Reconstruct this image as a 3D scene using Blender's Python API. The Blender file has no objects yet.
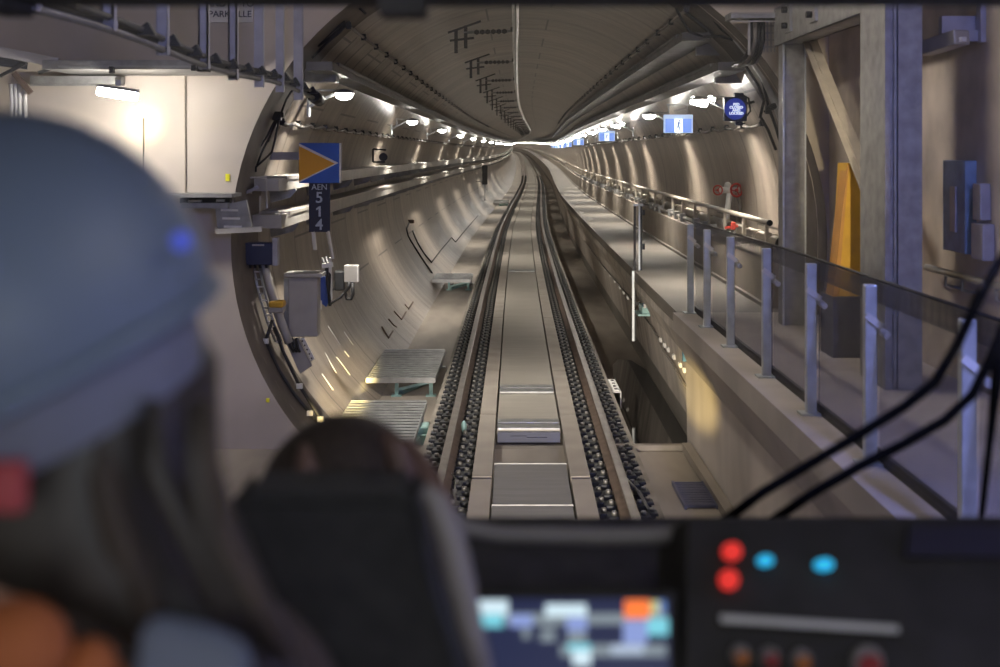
import bpy, bmesh, math, random
from mathutils import Vector, Matrix, Quaternion
random.seed(7)
PI = math.pi
SC = bpy.context.scene
COL = SC.collection
V = Vector
CAMZ = 2.68

# ------------------------------------------------------------------ track alignment
def cubic(pts):
    xs = [p[0] for p in pts]; ys = [p[1] for p in pts]; n = len(xs)
    m = []
    for i in range(n):
        if i == 0: m.append((ys[1]-ys[0])/(xs[1]-xs[0]))
        elif i == n-1: m.append((ys[-1]-ys[-2])/(xs[-1]-xs[-2]))
        else: m.append((ys[i+1]-ys[i-1])/(xs[i+1]-xs[i-1]))
    def f(x):
        if x <= xs[0]: return ys[0]+m[0]*(x-xs[0])
        if x >= xs[-1]: return ys[-1]+m[-1]*(x-xs[-1])
        i = 0
        while x > xs[i+1]: i += 1
        h = xs[i+1]-xs[i]; t = (x-xs[i])/h
        return ((2*t**3-3*t*t+1)*ys[i]+(t**3-2*t*t+t)*h*m[i]+(-2*t**3+3*t*t)*ys[i+1]+(t**3-t*t)*h*m[i+1])
    return f
Xc = cubic([(0,.13),(10,.262),(16,.335),(25,.455),(37,.66),(46,.86),(66,1.5),(80,1.99),(109,2.9),(150,3.75),(200,4.5),(265,5.4),(360,6.3),(450,6.3),(540,3.2),(620,-1.5)])
Zc = cubic([(0,0),(60,0),(80,.05),(109,.2),(150,.55),(200,1.03),(265,1.6),(360,2.4),(450,3.2),(540,4.0),(620,4.7)])
def T(u, d, z): return V((Xc(d)+u, d, z+Zc(d)))
def P(px, py, Y): return V(((px-500)/1200*Y, Y, CAMZ-(py-153)/1200*Y))
YP, R0, ZC = 11.67, 2.9, 1.81
YEND = 600.0
def ds(d0, d1):
    out = [d0]; d = d0
    while d < d1:
        d += 1.5 if d < 60 else 3 if d < 150 else 10
        out.append(min(d, d1))
    return out

# ------------------------------------------------------------------ materials
MATS = {}
def mat(name, col, rough=.6, metal=0., var=.25, scale=6., bump=0., spec=.5, emit=None, estr=0., stretch=None, coat=0.):
    if name in MATS: return MATS[name]
    m = bpy.data.materials.new(name); m.use_nodes = True
    nt = m.node_tree; N = nt.nodes; L = nt.links
    b = N['Principled BSDF']
    b.inputs['Roughness'].default_value = rough; b.inputs['Metallic'].default_value = metal
    b.inputs['Specular IOR Level'].default_value = spec
    b.inputs['Coat Weight'].default_value = coat
    c = (*col, 1)
    if var > 0:
        tc = N.new('ShaderNodeTexCoord'); no = N.new('ShaderNodeTexNoise')
        no.inputs['Scale'].default_value = scale; no.inputs['Detail'].default_value = 6
        src = tc.outputs['Object']
        if stretch:
            mp = N.new('ShaderNodeMapping'); mp.inputs['Scale'].default_value = stretch
            L.new(src, mp.inputs['Vector']); src = mp.outputs['Vector']
        L.new(src, no.inputs['Vector'])
        rp = N.new('ShaderNodeValToRGB')
        rp.color_ramp.elements[0].position = .3; rp.color_ramp.elements[1].position = .72
        rp.color_ramp.elements[0].color = (*[x*(1-var) for x in col], 1)
        rp.color_ramp.elements[1].color = (*[min(1, x*(1+var)) for x in col], 1)
        L.new(no.outputs['Fac'], rp.inputs['Fac']); L.new(rp.outputs['Color'], b.inputs['Base Color'])
        if bump > 0:
            bp = N.new('ShaderNodeBump'); bp.inputs['Strength'].default_value = bump; bp.inputs['Distance'].default_value = .02
            L.new(no.outputs['Fac'], bp.inputs['Height']); L.new(bp.outputs['Normal'], b.inputs['Normal'])
    else:
        b.inputs['Base Color'].default_value = c
    if emit:
        b.inputs['Emission Color'].default_value = (*emit, 1); b.inputs['Emission Strength'].default_value = estr
    MATS[name] = m
    return m

def lining_mat():
    m = bpy.data.materials.new('segment_concrete'); m.use_nodes = True
    nt = m.node_tree; N = nt.nodes; L = nt.links; b = N['Principled BSDF']
    uv = N.new('ShaderNodeUVMap'); uv.uv_map = 'UVMap'
    sep = N.new('ShaderNodeSeparateXYZ'); L.new(uv.outputs['UV'], sep.inputs[0])
    def M(op, a, bb=None, c=None):
        n = N.new('ShaderNodeMath'); n.operation = op
        for i, x in enumerate((a, bb, c)):
            if x is None: continue
            if isinstance(x, (int, float)): n.inputs[i].default_value = x
            else: L.new(x, n.inputs[i])
        return n.outputs[0]
    a, v = sep.outputs[0], sep.outputs[1]
    ringv = M('DIVIDE', v, 1.5)
    fr = M('FRACT', ringv)
    joint = M('LESS_THAN', fr, .02)
    # longitudinal joints, staggered by ring
    rid = M('FLOOR', ringv); odd = M('MULTIPLY', M('FRACT', M('MULTIPLY', rid, .5)), 2.0)
    sh = M('ADD', a, M('ADD', M('MULTIPLY', odd, .9), 20.05))
    fr2 = M('FRACT', M('DIVIDE', sh, 2.55))
    joint2 = M('LESS_THAN', fr2, .011)
    # shadow lines of joint reveals painted as dark ticks on the left shoulder
    tick = M('MULTIPLY', M('LESS_THAN', M('FRACT', M('DIVIDE', v, .75)), .11),
             M('MULTIPLY', M('GREATER_THAN', a, -2.62), M('LESS_THAN', a, -2.1)))
    jj = M('MINIMUM', M('ADD', M('ADD', joint, joint2), tick), 1.0)
    n1 = N.new('ShaderNodeTexNoise'); n1.inputs['Scale'].default_value = 1.0; n1.inputs['Detail'].default_value = 7
    mp = N.new('ShaderNodeMapping'); mp.inputs['Scale'].default_value = (.7, 3.2, 1); L.new(uv.outputs['UV'], mp.inputs['Vector'])
    L.new(mp.outputs['Vector'], n1.inputs['Vector'])
    n2 = N.new('ShaderNodeTexNoise'); n2.inputs['Scale'].default_value = 9.0; n2.inputs['Detail'].default_value = 5
    L.new(uv.outputs['UV'], n2.inputs['Vector'])
    # each ring cast slightly lighter or darker
    wn = N.new('ShaderNodeTexWhiteNoise'); wn.noise_dimensions = '1D'; L.new(rid, wn.inputs['W'])
    k = M('ADD', M('MULTIPLY', n1.outputs['Fac'], .75), M('ADD', M('MULTIPLY', n2.outputs['Fac'], .25), M('MULTIPLY', wn.outputs['Value'], .12)))
    rp = N.new('ShaderNodeValToRGB'); L.new(k, rp.inputs['Fac'])
    rp.color_ramp.elements[0].position = .32; rp.color_ramp.elements[0].color = (.145, .120, .095, 1)
    rp.color_ramp.elements[1].position = .78; rp.color_ramp.elements[1].color = (.37, .315, .255, 1)
    mx = N.new('ShaderNodeMix'); mx.data_type = 'RGBA'
    L.new(M('MULTIPLY', jj, .9), mx.inputs[0]); L.new(rp.outputs['Color'], mx.inputs[6]); mx.inputs[7].default_value = (.03, .026, .022, 1)
    L.new(mx.outputs[2], b.inputs['Base Color'])
    b.inputs['Roughness'].default_value = .36; b.inputs['Specular IOR Level'].default_value = .6
    bp = N.new('ShaderNodeBump'); bp.inputs['Strength'].default_value = .18; bp.inputs['Distance'].default_value = .02
    L.new(M('SUBTRACT', M('MULTIPLY', n2.outputs['Fac'], .3), jj), bp.inputs['Height']); L.new(bp.outputs['Normal'], b.inputs['Normal'])
    MATS['lining'] = m
    return m

def fence_mat(name, fill, pitch=.0125):
    m = bpy.data.materials.new(name); m.use_nodes = True
    nt = m.node_tree; N = nt.nodes; L = nt.links; b = N['Principled BSDF']
    b.inputs['Base Color'].default_value = (.10, .10, .125, 1); b.inputs['Roughness'].default_value = .45; b.inputs['Metallic'].default_value = .3
    tc = N.new('ShaderNodeTexCoord'); sp = N.new('ShaderNodeSeparateXYZ'); L.new(tc.outputs['Object'], sp.inputs[0])
    outs = []
    for ax, f in ((1, fill), (2, fill*.7)):
        d = N.new('ShaderNodeMath'); d.operation = 'DIVIDE'; L.new(sp.outputs[ax], d.inputs[0]); d.inputs[1].default_value = pitch
        fr = N.new('ShaderNodeMath'); fr.operation = 'FRACT'; L.new(d.outputs[0], fr.inputs[0])
        lt = N.new('ShaderNodeMath'); lt.operation = 'LESS_THAN'; L.new(fr.outputs[0], lt.inputs[0]); lt.inputs[1].default_value = f
        outs.append(lt.outputs[0])
    mx = N.new('ShaderNodeMath'); mx.operation = 'MAXIMUM'; L.new(outs[0], mx.inputs[0]); L.new(outs[1], mx.inputs[1])
    tr = N.new('ShaderNodeBsdfTransparent'); ms = N.new('ShaderNodeMixShader')
    L.new(mx.outputs[0], ms.inputs[0]); L.new(tr.outputs[0], ms.inputs[1]); L.new(b.outputs[0], ms.inputs[2])
    L.new(ms.outputs[0], N['Material Output'].inputs['Surface'])
    MATS[name] = m
    return m

def glass_mat():
    m = bpy.data.materials.new('windshield_glass'); m.use_nodes = True
    nt = m.node_tree; N = nt.nodes; L = nt.links
    N.remove(N['Principled BSDF'])
    tr = N.new('ShaderNodeBsdfTransparent'); tr.inputs[0].default_value = (.985, .99, .99, 1)
    gl = N.new('ShaderNodeBsdfGlossy'); gl.inputs['Roughness'].default_value = .02
    fz = N.new('ShaderNodeFresnel'); fz.inputs[0].default_value = 1.25
    ms = N.new('ShaderNodeMixShader'); L.new(fz.outputs[0], ms.inputs[0]); L.new(tr.outputs[0], ms.inputs[1]); L.new(gl.outputs[0], ms.inputs[2])
    L.new(ms.outputs[0], N['Material Output'].inputs['Surface'])
    MATS['glass'] = m
    return m

LAMP = 95.
M_lining = lining_mat()
M_fence = fence_mat('fine_wire_mesh', .15)
M_band = fence_mat('perforated_strip', .30, .011)
M_glass = glass_mat()
M_conc = mat('cast_concrete', (.33, .285, .235), .7, var=.28, scale=1.6, bump=.15)
M_headwall = mat('headwall_concrete', (.5, .445, .385), .7, var=.16, scale=1.1, bump=.1)
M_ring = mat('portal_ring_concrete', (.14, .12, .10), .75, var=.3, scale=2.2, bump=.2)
M_floor = mat('floor_concrete', (.30, .265, .225), .55, var=.28, scale=1.3, bump=.1, stretch=(2, .5, 1))
M_walk = mat('walkway_concrete', (.20, .18, .155), .6, var=.18, scale=1.2, bump=.1)
M_parapet = mat('parapet_concrete', (.48, .43, .375), .72, var=.3, scale=1.4, bump=.15, stretch=(3, 3, .5))
M_stain = mat('streaked_wall_concrete', (.62, .56, .50), .75, var=.2, scale=1.2, bump=.1, stretch=(1.2, 1.2, .5))
M_slab = mat('track_slab_concrete', (.25, .224, .19), .7, var=.3, scale=4)
M_strip = mat('upstand_concrete', (.33, .296, .255), .65, var=.15, scale=3)
M_cover = mat('cover_panel_grey', (.36, .335, .29), .42, var=.14, scale=3, stretch=(.5, 8, 1))
M_cover2 = mat('cover_panel_dark', (.20, .195, .19), .6, var=.15, scale=4, stretch=(.5, 8, 1))
M_steel = mat('rail_steel', (.30, .265, .235), .35, .8, var=.2, scale=8)
M_railside = mat('rail_side_rust', (.16, .115, .09), .7, .2, var=.25, scale=9)
M_rubber = mat('black_rubber', (.028, .030, .032), .55, var=.25, scale=12)
M_bolt = mat('bolt_zinc', (.21, .205, .185), .5, .6, var=.2, scale=14)
M_galv = mat('galvanised_steel', (.42, .43, .43), .42, .75, var=.2, scale=9)
M_galvd = mat('galvanised_dull', (.34, .34, .335), .5, .5, var=.22, scale=10)
M_galvp = mat('post_zinc', (.62, .66, .68), .38, .6, var=.12, scale=14)
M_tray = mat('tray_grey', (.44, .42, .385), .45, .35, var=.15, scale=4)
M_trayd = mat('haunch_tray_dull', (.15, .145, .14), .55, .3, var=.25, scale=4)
M_dark = mat('dark_cable', (.02, .02, .021), .5, var=.2, scale=10)
M_cable = mat('grey_cable', (.22, .2, .175), .6, var=.2, scale=9)
M_pipe = mat('painted_pipe', (.50, .455, .385), .45, .1, var=.14, scale=5)
M_white = mat('white_paint', (.75, .74, .71), .5, var=.08, scale=6)
M_red = mat('red_paint', (.42, .05, .035), .45, var=.12, scale=8)
M_yellow = mat('yellow_paint', (.62, .36, .035), .5, var=.14, scale=6)
M_yellowb = mat('yellow_sticker', (.78, .74, .03), .5, var=.05, scale=6)
M_bluebox = mat('navy_enamel', (.022, .028, .075), .45, var=.15, scale=6)
M_blue = mat('sign_blue', (.025, .11, .50), .4, var=.05, scale=5)
M_blue2 = mat('bright_blue_paint', (.045, .09, .32), .4, var=.12, scale=5)
M_orange = mat('sign_amber', (.78, .36, .02), .4, var=.06, scale=5)
M_navy = mat('plate_navy', (.012, .016, .045), .45, var=.1, scale=5)
M_grey = mat('equipment_grey', (.40, .385, .36), .5, .1, var=.1, scale=5)
M_lilac = mat('hanger_zinc', (.40, .40, .46), .45, .45, var=.16, scale=7)
M_teal = mat('teal_casting', (.30, .48, .46), .4, .2, var=.2, scale=14)
M_wallr = mat('sidewall_concrete', (.52, .455, .39), .75, var=.28, scale=2.2, bump=.12)
M_soffit = mat('soffit_concrete', (.2, .17, .14), .8, var=.25, scale=2)
M_black = mat('cab_black', (.075, .073, .072), .9, var=.2, scale=18, spec=.1)
M_black2 = mat('console_black', (.032, .031, .03), .9, var=.2, scale=14, spec=.1)
M_cabgrey = mat('cab_trim_grey', (.20, .185, .18), .6, var=.12, scale=9)
M_wiper = mat('wiper_black', (.006, .006, .006), .9, var=.1, scale=20, spec=.0)
M_seat = mat('seat_fabric', (.02, .02, .021), .9, var=.3, scale=40)
M_hair = mat('dark_brown_hair', (.016, .012, .009), .5, var=.6, scale=16, stretch=(9, 9, .8))
M_hair2 = mat('brown_hair', (.035, .024, .017), .75, var=.6, scale=14, stretch=(9, 9, .8))
M_skin = mat('skin', (.36, .20, .14), .55, var=.08, scale=12)
M_jacket = mat('dark_jacket', (.03, .02, .018), .85, var=.25, scale=18)
M_vest = mat('orange_vest', (.27, .075, .018), .8, var=.1, scale=9)
M_reflect = mat('reflective_stripe', (.115, .135, .19), .6, .05, var=.06, scale=20)
M_trouser = mat('navy_trousers', (.02, .022, .03), .85, var=.2, scale=20)
M_helmet = mat('helmet_blue_grey', (.105, .135, .195), .5, var=.04, scale=5, spec=.35)
M_helmetd = mat('helmet_band', (.12, .13, .18), .5, var=.1, scale=8)
M_lamp = mat('lamp_diffuser', (.9, .9, .9), .4, var=0, emit=(1., .94, .86), estr=LAMP)
M_lampc = mat('cool_lamp_diffuser', (.9, .9, .95), .4, var=0, emit=(.27, .33, 1.), estr=430.)
M_filld = mat('dim_fill_diffuser', (.9, .9, .95), .4, var=0, emit=(.85, .76, .72), estr=12.)
M_filln = mat('warm_fill_diffuser', (.9, .9, .9), .4, var=0, emit=(1., .88, .76), estr=80.)
M_lampw = mat('tube_lamp_diffuser', (.9, .9, .9), .4, var=0, emit=(1., .93, .85), estr=230.)
M_exitb = mat('exit_sign_blue', (.1, .2, .6), .4, var=0, emit=(.16, .30, .78), estr=.75)
M_exitw = mat('exit_sign_white', (.9, .9, .9), .4, var=0, emit=(.85, .95, 1.), estr=1.1)
M_exitf = mat('exit_sign_frame', (.45, .55, .75), .4, var=0, emit=(.45, .62, .95), estr=.45)
M_psd = mat('lit_sign_blue', (.02, .03, .2), .4, var=0, emit=(.02, .04, .30), estr=.6)
M_psdt = mat('lit_sign_text', (.9, .9, .9), .4, var=0, emit=(.75, .85, 1.), estr=.9)
M_water = mat('still_water', (.012, .012, .012), .04, var=0, spec=.8)

# ------------------------------------------------------------------ mesh builder
class MB:
    def __init__(s): s.bm = bmesh.new(); s.mi = 0; s.uv = None
    def _f(s, vs):
        try:
            f = s.bm.faces.new(vs); f.material_index = s.mi; return f
        except ValueError: return None
    def box(s, c, size, rot=None, bev=0.):
        c = V(c); hx, hy, hz = [x/2 for x in size]
        pts = [V((x*hx, y*hy, z*hz)) for x in (-1, 1) for y in (-1, 1) for z in (-1, 1)]
        if rot is not None: pts = [rot @ p for p in pts]
        vs = [s.bm.verts.new(c+p) for p in pts]
        fs = [s._f([vs[i] for i in q]) for q in ((0,1,3,2),(4,6,7,5),(0,4,5,1),(2,3,7,6),(0,2,6,4),(1,5,7,3))]
        if bev > 0:
            es = list({e for f in fs for e in f.edges})
            bmesh.ops.bevel(s.bm, geom=es, offset=bev, segments=2, affect='EDGES', profile=.5, material=-1)
        return s
    def bb(s, a, b, bev=0.):
        a = V(a); b = V(b)
        return s.box((a+b)/2, [abs(x) for x in (b-a)], None, bev)
    def bar(s, p0, p1, w, h, up=V((0, 0, 1)), bev=0.):
        p0 = V(p0); p1 = V(p1); d = p1-p0; y = d.normalized()
        x = y.cross(up)
        if x.length < 1e-4: x = y.cross(V((1, 0, 0)))
        x.normalize(); z = x.cross(y)
        return s.box((p0+p1)/2, (w, d.length, h), Matrix((x, y, z)).transposed(), bev)
    def tube(s, pts, r, seg=8, cap=True):
        pts = [V(p) for p in pts]; rings = []; n = len(pts)
        prev = None
        for i, p in enumerate(pts):
            t = (pts[min(i+1, n-1)]-pts[max(i-1, 0)]).normalized()
            if prev is None:
                a = V((0, 0, 1)) if abs(t.z) < .9 else V((1, 0, 0)); x = t.cross(a).normalized()
            else:
                x = prev - t*prev.dot(t); x.normalize()
            prev = x; y = t.cross(x); rr = r[i] if isinstance(r, (list, tuple)) else r
            rings.append([s.bm.verts.new(p+(x*math.cos(2*PI*k/seg)+y*math.sin(2*PI*k/seg))*rr) for k in range(seg)])
        for a, b in zip(rings, rings[1:]):
            for k in range(seg):
                f = s._f([a[k], a[(k+1) % seg], b[(k+1) % seg], b[k]])
                if f: f.smooth = True
        if cap: s._f(rings[0][::-1]); s._f(rings[-1])
        return s
    def cyl(s, p0, p1, r, seg=16): return s.tube([p0, p1], r, seg)
    def ell(s, c, rx, ry, rz, seg=20, rings=12, rot=None, t0=0., t1=PI):
        c = V(c); rows = []
        for i in range(rings+1):
            t = t0+(t1-t0)*i/rings
            row = []
            for k in range(seg):
                a = 2*PI*k/seg
                p = V((rx*math.sin(t)*math.cos(a), ry*math.sin(t)*math.sin(a), rz*math.cos(t)))
                if rot is not None: p = rot @ p
                row.append(p+c)
            rows.append(row)
        vr = []
        for i, row in enumerate(rows):
            t = t0+(t1-t0)*i/rings
            if abs(math.sin(t)) < 1e-5: vr.append([s.bm.verts.new(row[0])])
            else: vr.append([s.bm.verts.new(p) for p in row])
        for a, b in zip(vr, vr[1:]):
            for k in range(seg):
                k2 = (k+1) % seg
                if len(a) == 1: f = s._f([a[0], b[k], b[k2]])
                elif len(b) == 1: f = s._f([a[k], b[0], a[k2]])
                else: f = s._f([a[k], b[k], b[k2], a[k2]])
                if f: f.smooth = True
        return s
    def prism(s, pts, off):
        """closed planar outline swept by an offset vector"""
        off = V(off); a = [s.bm.verts.new(V(p)) for p in pts]; b = [s.bm.verts.new(V(p)+off) for p in pts]
        s._f(a); s._f(b[::-1]); n = len(pts)
        for i in range(n): s._f([a[i], b[i], b[(i+1) % n], a[(i+1) % n]])
        return s
    def loft(s, rings, cap=True, smooth=True):
        vr = [[s.bm.verts.new(V(p)) for p in r] for r in rings]; n = len(vr[0])
        for a, b in zip(vr, vr[1:]):
            for k in range(n):
                f = s._f([a[k], a[(k+1) % n], b[(k+1) % n], b[k]])
                if f: f.smooth = smooth
        if cap: s._f(vr[0][::-1]); s._f(vr[-1])
        return s
    def sweep(s, prof, d0, d1, closed=True, smooth=False, wob=None, step=None):
        """profile of (u, z) carried along the track alignment"""
        D = ds(d0, d1) if step is None else [d0+i*step for i in range(int((d1-d0)/step)+1)]
        rows = []
        for d in D:
            w = wob(d) if wob else (0, 0)
            rows.append([s.bm.verts.new(T(u+w[0], d, z+w[1])) for u, z in prof])
        n = len(prof); m = n if closed else n-1
        for a, b in zip(rows, rows[1:]):
            for k in range(m):
                f = s._f([a[k], a[(k+1) % n], b[(k+1) % n], b[k]])
                if f: f.smooth = smooth
        if closed: s._f(rows[0][::-1]); s._f(rows[-1])
        return s
    def build(s, name, mats, parent=None, origin=None, loc=None):
        bmesh.ops.recalc_face_normals(s.bm, faces=s.bm.faces)
        if origin is not None:
            o = V(origin)
            for v in s.bm.verts: v.co -= o
        me = bpy.data.meshes.new(name); s.bm.to_mesh(me); s.bm.free()
        for m in (mats if isinstance(mats, (list, tuple)) else [mats]): me.materials.append(m)
        ob = bpy.data.objects.new(name, me); COL.objects.link(ob)
        if parent is not None: ob.parent = parent
        elif origin is not None: ob.location = origin
        return ob

def tag(o, label=None, cat=None, group=None, kind=None):
    if label: o['label'] = label
    if cat: o['category'] = cat
    if group: o['group'] = group
    if kind: o['kind'] = kind
    return o
def thing(name, loc, label, cat, group=None):
    e = bpy.data.objects.new(name, None); COL.objects.link(e); e.location = loc; e.empty_display_size = .1
    return tag(e, label, cat, group)
def single(mb, name, m, label, cat, origin=None, group=None):
    if origin is None:
        mb.bm.verts.ensure_lookup_table()
        xs = [v.co for v in mb.bm.verts]
        origin = V((sum(p.x for p in xs)/len(xs), sum(p.y for p in xs)/len(xs), min(p.z for p in xs)))
    return tag(mb.build(name, m, None, origin), label, cat, group)
def struct(mb, name, m): return tag(mb.build(name, m), kind='structure')
def part(mb, name, m, parent, world=True):
    """mesh given in world coordinates, hung under its thing or part"""
    o = V((0, 0, 0)); q = parent
    while q is not None: o = o+q.location; q = q.parent
    return mb.build(name, m, parent, o if world else None)
def copy_thing(root, loc, label=None, group=None):
    c = root.copy(); COL.objects.link(c); c.location = loc
    if label: c['label'] = label
    if group: c['group'] = group
    for ch in root.children:
        d = ch.copy(); COL.objects.link(d); d.parent = c
        for g in ch.children:
            e = g.copy(); COL.objects.link(e); e.parent = d
    return c
def text_mb(txt, size, center, align='CENTER', depth=.004, facing='-Y', bold=.0):
    cu = bpy.data.curves.new('lettering', 'FONT'); cu.body = txt; cu.size = size; cu.align_x = align; cu.align_y = 'CENTER'
    cu.extrude = depth; cu.offset = bold; cu.space_line = .82
    ob = bpy.data.objects.new('lettering', cu); COL.objects.link(ob)
    dg = bpy.context.evaluated_depsgraph_get(); me = bpy.data.meshes.new_from_object(ob.evaluated_get(dg))
    bpy.data.objects.remove(ob); bpy.data.curves.remove(cu)
    mb = MB(); mb.bm.from_mesh(me); bpy.data.meshes.remove(me)
    rot = Matrix.Rotation(PI/2, 4, 'X')
    for v in mb.bm.verts: v.co = (rot @ v.co.to_4d()).to_3d() + V(center)
    return mb
def circ(z):  # half width of the bore at a height above rail
    return math.sqrt(max(0, R0*R0-(z-ZC)**2))

# ================================================================== SETTING
# tunnel lining (open arch) with arc/distance UVs
def arch(d0, d1, name, m, r=R0, zmin=-.6):
    bm = bmesh.new(); uvl = bm.loops.layers.uv.new('UVMap')
    amax = math.acos((zmin-ZC)/r); n = 56
    angs = [-amax+2*amax*i/n for i in range(n+1)]
    D = ds(d0, d1); rows = []
    for d in D: rows.append([bm.verts.new(T(r*math.sin(a), d, ZC+r*math.cos(a))) for a in angs])
    for i in range(len(D)-1):
        for k in range(n):
            f = bm.faces.new([rows[i][k], rows[i+1][k], rows[i+1][k+1], rows[i][k+1]]); f.smooth = True
            for lp, (ii, kk) in zip(f.loops, ((i, k), (i+1, k), (i+1, k+1), (i, k+1))):
                lp[uvl].uv = (r*angs[kk], D[ii])
    me = bpy.data.meshes.new(name); bm.to_mesh(me); bm.free(); me.materials.append(m)
    ob = bpy.data.objects.new(name, me); COL.objects.link(ob); ob['kind'] = 'structure'
    return ob
arch(12.9, YEND, 'wall_tunnel_lining', M_lining)
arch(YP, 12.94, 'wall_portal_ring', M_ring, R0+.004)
b = MB(); b.bb((-10, YEND, -2), (8, YEND+.3, 12)); struct(b, 'wall_tunnel_end', M_conc)
# headwall with the round bore cut out
b = MB(); n = 96; cx = Xc(YP)
rin, rout = [], []
for i in range(n):
    a = 2*PI*i/n; s_, c_ = math.sin(a), math.cos(a)
    rin.append((cx+R0*s_, ZC+R0*c_))
    k = 1e9
    if s_ > 1e-6: k = min(k, (3.5-cx)/s_)
    if s_ < -1e-6: k = min(k, (-6.3-cx)/s_)
    if c_ > 1e-6: k = min(k, (5.2-ZC)/c_)
    if c_ < -1e-6: k = min(k, (-1.3-ZC)/c_)
    rout.append((cx+k*s_, ZC+k*c_))
for y in (YP, YP+.35):
    vi = [b.bm.verts.new((x, y, z)) for x, z in rin]; vo = [b.bm.verts.new((x, y, z)) for x, z in rout]
    for i in range(n): b._f([vi[i], vi[(i+1) % n], vo[(i+1) % n], vo[i]])
for x0, x1, z0, z1 in ((-6.3, -6.3, -1.3, 5.2),): pass
struct(b, 'wall_portal_headwall', M_headwall)
b = MB(); b.bb((-6.3, -3, -.5), (-6, YP, 5)); struct(b, 'wall_left', M_conc)
b = MB(); b.bb((3.2, -3, 1.0), (3.5, YP, 5)); struct(b, 'wall_right', M_wallr)
b = MB(); b.bb((-6.3, -3, 4.9), (3.5, YP, 5.15)); struct(b, 'ceiling', M_soffit)
b = MB(); b.bb((-6.3, -3, -.6), (1.86, YP, -.2)); struct(b, 'floor', M_floor)
b = MB(); b.sweep([(-1.95, -.43), (-1.95, -.6), (1.95, -.6), (1.95, -.43)], YP, YEND); struct(b, 'floor_tunnel', M_floor)
# track slab with kerbs and the two long upstands
b = MB()
b.sweep([(-1.03, -.16), (-1.03, -.5), (1.03, -.5), (1.03, -.16), (.965, -.16), (.965, -.199), (-.965, -.199), (-.965, -.16)], 4, YEND)
struct(b, 'floor_track_slab', M_slab)
def jointed(u0, u1, name):
    edges = [4, 10.1, 12.6, 15.1, 20, 27.8, 35, 42] + [42+7*i for i in range(1, 59)]
    b = MB()
    for a, c in zip(edges, edges[1:]):
        b.sweep([(u0, -.06), (u0, -.2), (u1, -.2), (u1, -.06)], a+.012 if a != 10.1 else a+.07, min(c-.012, YEND))
    struct(b, name, M_strip)
jointed(-.50, -.335, 'trim_upstand_left'); jointed(.335, .50, 'trim_upstand_right')
# tunnel walkway and its side wall, back bench
b = MB(); b.sweep([(1.47, 1.10), (1.47, .90), (1.60, .64), (1.77, -.5), (2.6, -.5), (2.9, .8), (2.9, 1.10)], 11.9, YEND)
struct(b, 'floor_walkway', M_walk)
b = MB(); b.sweep([(1.463, .97), (1.463, .885), (1.593, .63), (1.763, -.43), (1.80, -.43), (1.63, .64), (1.50, .90), (1.50, .97)], 11.92, YEND)
struct(b, 'wall_walkway_side', M_parapet)
b = MB(); b.sweep([(2.44, 1.60), (2.44, 1.09), (2.92, 1.09), (2.92, 1.60)], 12.2, YEND); struct(b, 'wall_bench', M_conc)
b = MB(); b.sweep([(2.40, 1.14), (2.40, 1.09), (2.45, 1.09), (2.45, 1.14)], 12.2, YEND); struct(b, 'trim_walkway_kerb', M_walk)
# station side deck and its lit front wall
b = MB(); b.prism([(1.715, -3, 1.10), (1.715, -3, .93), (1.84, -3, .62), (3.3, -3, .62), (3.3, -3, 1.10)], (0, 14.9, 0))
struct(b, 'floor_station_deck', mat('deck_concrete', (.5, .455, .41), .7, var=.2, scale=1.3, bump=.1))
b = MB(); b.prism([(1.84, -3, .64), (1.86, -3, -.3), (2.3, -3, -.3), (2.3, -3, .64)], (0, 14.9, 0)); struct(b, 'wall_station_front', M_stain)
b = MB(); b.bb((1.76, -3, -.2), (1.845, 11.6, -.12)); struct(b, 'baseboard_station_front', M_floor)

# ================================================================== TRACK
def rail(side, label):
    u = .7525*side
    t = thing('running_rail', T(u, 9, -.16), label, 'rail', 'running rails')
    prof = [(-.036, 0), (-.036, -.032), (-.010, -.045), (-.009, -.125), (-.07, -.148), (-.07, -.16), (.07, -.16), (.07, -.148), (.009, -.125), (.010, -.045), (.036, -.032), (.036, 0), (.028, .004), (-.028, .004)]
    bb_ = MB(); bb_.sweep([(u+x, z) for x, z in prof], 4, 420)
    o = part(bb_, 'rail_bar', [M_railside, M_steel], t)
    for p in o.data.polygons:
        if max(abs(c) for c in p.normal) == abs(p.normal.z) and p.normal.z > 0 and p.center.z+t.location.z-Zc(p.center.y+9) > -.02: p.material_index = 1
    # fastener: paired rubber blocks with bolts, both sides of the rail
    def fast(mb, c):
        mb.mi = 0; mb.box(c+V((0, 0, .008)), (.50, .13, .018))
        for s in (-1, 1):
            mb.mi = 0
            mb.box(c+V((s*.125, 0, .025)), (.10, .15, .05), None, .008)
            mb.box(c+V((s*.20, .04, .03)), (.07, .12, .06), None, .01)
            mb.mi = 1
            mb.cyl(c+V((s*.115, -.03, .05)), c+V((s*.115, -.03, .085)), .02, 8)
            mb.cyl(c+V((s*.19, .05, .06)), c+V((s*.19, .05, .085)), .022, 8)
            mb.mi = 0
    mb = MB(); fast(mb, V((0, 0, 0))); first = mb.build('rail_fastener', [M_rubber, M_bolt], t)
    d = 7.0
    for i in range(100):
        o = first if i == 0 else first.copy()
        if i: COL.objects.link(o); o.parent = t
        o.location = T(u, d, -.199)-t.location; d += .3
    mb = MB()
    while d < 130:
        c = T(u, d, -.199)
        for s in (-1, 1):
            mb.mi = 0; mb.box(c+V((s*.16, 0, .028)), (.17, .17, .056))
            mb.mi = 1; mb.box(c+V((s*.16, 0, .065)), (.03, .05, .03))
        d += .3 if d < 80 else .6
    o = part(mb, 'distant_fastener_run', [M_rubber, M_bolt], t); o['kind'] = 'stuff'
    return t
rail(-1, 'steel running rail on the side of the cable trays, with dark rubber fasteners')
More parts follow.
